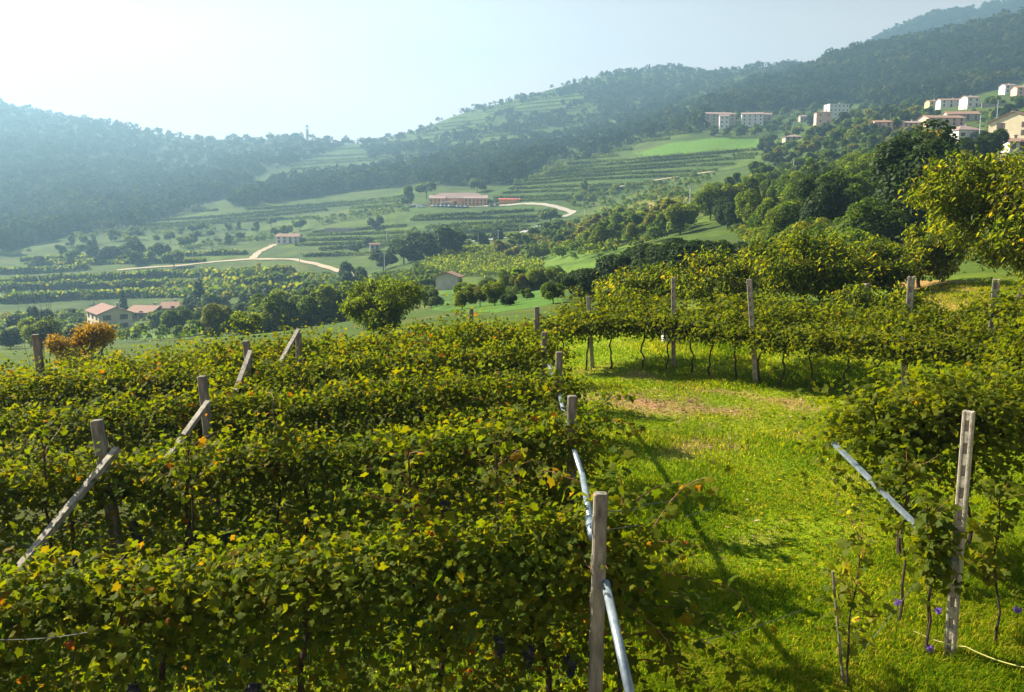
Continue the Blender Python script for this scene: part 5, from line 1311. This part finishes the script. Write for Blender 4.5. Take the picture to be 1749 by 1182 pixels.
b2 = hit(512, 238, 900, 2200); house('church', 'low church nave beside the bell tower on the ridge', b2, .2, 15, 9, 6, .45, 'stonew', 'roofb', 1, 3, chimney=False)
# utility poles
def pole(px, pyt, pyb, lab, mat='polew', arm=True, r=.13, dmin=60, dmax=1200):
    b = hit(px, pyb, dmin, dmax); h = (pyb - pyt) * b.y / F_; root = empty('utility_pole', b); tag(root, lab, 'pole')
    mb = MB(); mb.tube([(0, 0, -.5), (0, 0, h)], [r * 1.2, r * .8], 10); mb.build('pole', M[mat], root)
    if arm:
        mb = MB(); mb.box((0, 0, h * .94), (h * .17, .12, .12)); mb.build('crossarm', M[mat], root)
        for k in (-1, 0, 1): mb = MB(); mb.tube([(k * h * .075, 0, h * .94 + .06), (k * h * .075, 0, h * .94 + .3)], .06, 6); mb.build('insulator', M['steel'], root)
    return b + Vector((0, 0, h * .95))
p1 = pole(657, 430, 466, 'pale pole in front of the dark copse left of the round vineyard', 'steel', True)
pole(661, 393, 420, 'lattice like white pole beside the little grey shed', 'steel', True)
p2 = pole(512, 415, 452, 'thin pole beside the pale road below the white house', 'steel', False)
pole(851, 393, 424, 'pole beside the grey valley road above the round vineyard', 'steel', True)
pole(817, 398, 426, 'thin pole left of the grey valley road', 'polew', False)
pole(1178, 318, 362, 'tall pale pole on the bank in the middle of the right slope', 'steel', True)
p3 = pole(1702, 172, 210, 'tall pole with a crossarm above the village at the right', 'steel', True)
p4 = pole(1672, 200, 240, 'slim pale pole right of the white village house', 'steel', False)
pole(1519, 196, 226, 'dark pole beside the small pink village house', 'polew', False); pole(1355, 272, 292, 'small grey pole on the wooded right slope', 'steel', False)
pole(823, 346, 362, 'dark stub pole in front of the orange winery', 'polew', False); pole(999, 356, 368, 'white marker pole at the bend of the winery road', 'steel', False)
for a, b, lab in [(p1, p2, 'long sagging cable over the pale valley road'), (p3, p4, 'sagging cable between the two poles at the village')]:
    P = [a.lerp(b, q) - Vector((0, 0, 2.2 * 4 * q * (1 - q))) for q in np.linspace(0, 1, 20)]; mb = MB(); mb.tube(P, .035, 5); tag(mb.build('power_cable', M['wire']), lab, 'cable')
# bright weed verge around the knoll and the stone strip below it left as ground
# ------------------------------------------------------------------ camera, sun, sky, air
cam = bpy.data.cameras.new('camera'); co = link(bpy.data.objects.new('camera', cam))
co.location = (0, 0, CAM_H); co.rotation_euler = (math.pi / 2 - PITCH, 0, 0)
cam.sensor_fit = 'HORIZONTAL'; cam.sensor_width = 36; cam.lens = F_ / W_ * 36; cam.clip_start = .1; cam.clip_end = 8000
SC.camera = co
AZ, EL = math.radians(-60), math.radians(35)          # left of the view, in front of the camera
sdir = Vector((math.sin(AZ) * math.cos(EL), math.cos(AZ) * math.cos(EL), math.sin(EL)))
sl = bpy.data.lights.new('sun', 'SUN'); sl.energy = 5.0; sl.angle = math.radians(.5); sl.color = (1, .88, .67)
so = link(bpy.data.objects.new('sun', sl)); so.rotation_euler = sdir.to_track_quat('Z', 'Y').to_euler(); so.location = (-60, 40, 80)
w = bpy.data.worlds.new('World'); SC.world = w; w.use_nodes = True
nt = w.node_tree; nt.nodes.clear()
out = nt.nodes.new('ShaderNodeOutputWorld'); bg = nt.nodes.new('ShaderNodeBackground'); bg.inputs[1].default_value = .1
sky = nt.nodes.new('ShaderNodeTexSky'); sky.sky_type = 'NISHITA'; sky.sun_disc = False; sky.sun_elevation = EL; sky.sun_rotation = AZ
sky.altitude = 200; sky.dust_density = 3.0; sky.air_density = 1.2
tc = nt.nodes.new('ShaderNodeTexCoord'); sp = nt.nodes.new('ShaderNodeSeparateXYZ'); nt.links.new(tc.outputs['Generated'], sp.inputs[0])
# thin high cloud: bright low down, thinner overhead
cr = ramp(nt, [(0, (1, .79, .69)), (.14, (.90, .73, .65)), (.32, (.28, .30, .33)), (1, (.09, .12, .17))]); nt.links.new(sp.outputs['Z'], cr.inputs[0])
mp = nt.nodes.new('ShaderNodeMapping'); mp.inputs['Scale'].default_value = (1.4, 1.4, 5); nt.links.new(tc.outputs['Generated'], mp.inputs[0])
nz = nt.nodes.new('ShaderNodeTexNoise'); nz.inputs['Scale'].default_value = 2.6; nz.inputs['Detail'].default_value = 5; nz.inputs['Roughness'].default_value = .5; nt.links.new(mp.outputs[0], nz.inputs['Vector'])
nr = ramp(nt, [(.3, (.86, .87, .89)), (.7, (1.04, 1.03, 1.02))]); nt.links.new(nz.outputs[0], nr.inputs[0])
m1 = nt.nodes.new('ShaderNodeMix'); m1.data_type = 'RGBA'; m1.blend_type = 'MULTIPLY'; m1.inputs[0].default_value = 1
nt.links.new(cr.outputs[0], m1.inputs[6]); nt.links.new(nr.outputs[0], m1.inputs[7])
sc_ = nt.nodes.new('ShaderNodeVectorMath'); sc_.operation = 'SCALE'; sc_.inputs['Scale'].default_value = SKYK; 
dt = nt.nodes.new('ShaderNodeVectorMath'); dt.operation = 'DOT_PRODUCT'; dt.inputs[1].default_value = (math.sin(AZ), math.cos(AZ), 0); nt.links.new(tc.outputs['Generated'], dt.inputs[0])
mr = nt.nodes.new('ShaderNodeMapRange'); mr.inputs[1].default_value = -1; mr.inputs[2].default_value = 1; mr.inputs[3].default_value = .50; mr.inputs[4].default_value = 1.0; nt.links.new(dt.outputs['Value'], mr.inputs[0])
m2 = nt.nodes.new('ShaderNodeVectorMath'); m2.operation = 'SCALE'; nt.links.new(m1.outputs[2], m2.inputs[0]); nt.links.new(mr.outputs[0], m2.inputs['Scale'])   # the hazy sky is brighter on the sun's side
nt.links.new(m2.outputs[0], sc_.inputs[0])
ad = nt.nodes.new('ShaderNodeMix'); ad.data_type = 'RGBA'; ad.blend_type = 'MIX'; ad.inputs[0].default_value = .985
nt.links.new(sky.outputs[0], ad.inputs[6]); nt.links.new(sc_.outputs[0], ad.inputs[7])
nt.links.new(ad.outputs[2], bg.inputs[0]); nt.links.new(bg.outputs[0], out.inputs[0])
# air
zmin = float(GZ.min()) - 1.0; zmax = float(GZ.max()) + 30
mb = MB(); mb.box((0, 1480, (zmin + zmax) / 2), (7000, 3100, zmax - zmin))
hm_, nt, out = new_mat('air'); v = nt.nodes.new('ShaderNodeVolumePrincipled')
v.inputs['Color'].default_value = HAZEC; v.inputs['Density'].default_value = HAZED; v.inputs['Anisotropy'].default_value = HAZEG
try: v.inputs['Density Attribute'].default_value = ''
except Exception: pass
nt.links.new(v.outputs[0], out.inputs['Volume'])
try: hm_.cycles.homogeneous_volume = True
except Exception: pass
tag(mb.build('haze', hm_), kind='stuff')
SC.view_settings.view_transform = 'Standard'; SC.view_settings.look = 'None'; SC.view_settings.exposure = EXPO; SC.view_settings.gamma = 1
SC.view_settings.use_curve_mapping = False
cy = SC.cycles; cy.max_bounces = 6; cy.diffuse_bounces = 3; cy.glossy_bounces = 2; cy.transmission_bounces = 4; cy.volume_bounces = 0; cy.transparent_max_bounces = 4
cy.caustics_reflective = False; cy.caustics_refractive = False; cy.sample_clamp_indirect = 4
try: cy.use_denoising = True; cy.denoiser = 'OPENIMAGEDENOISE'
except Exception: pass
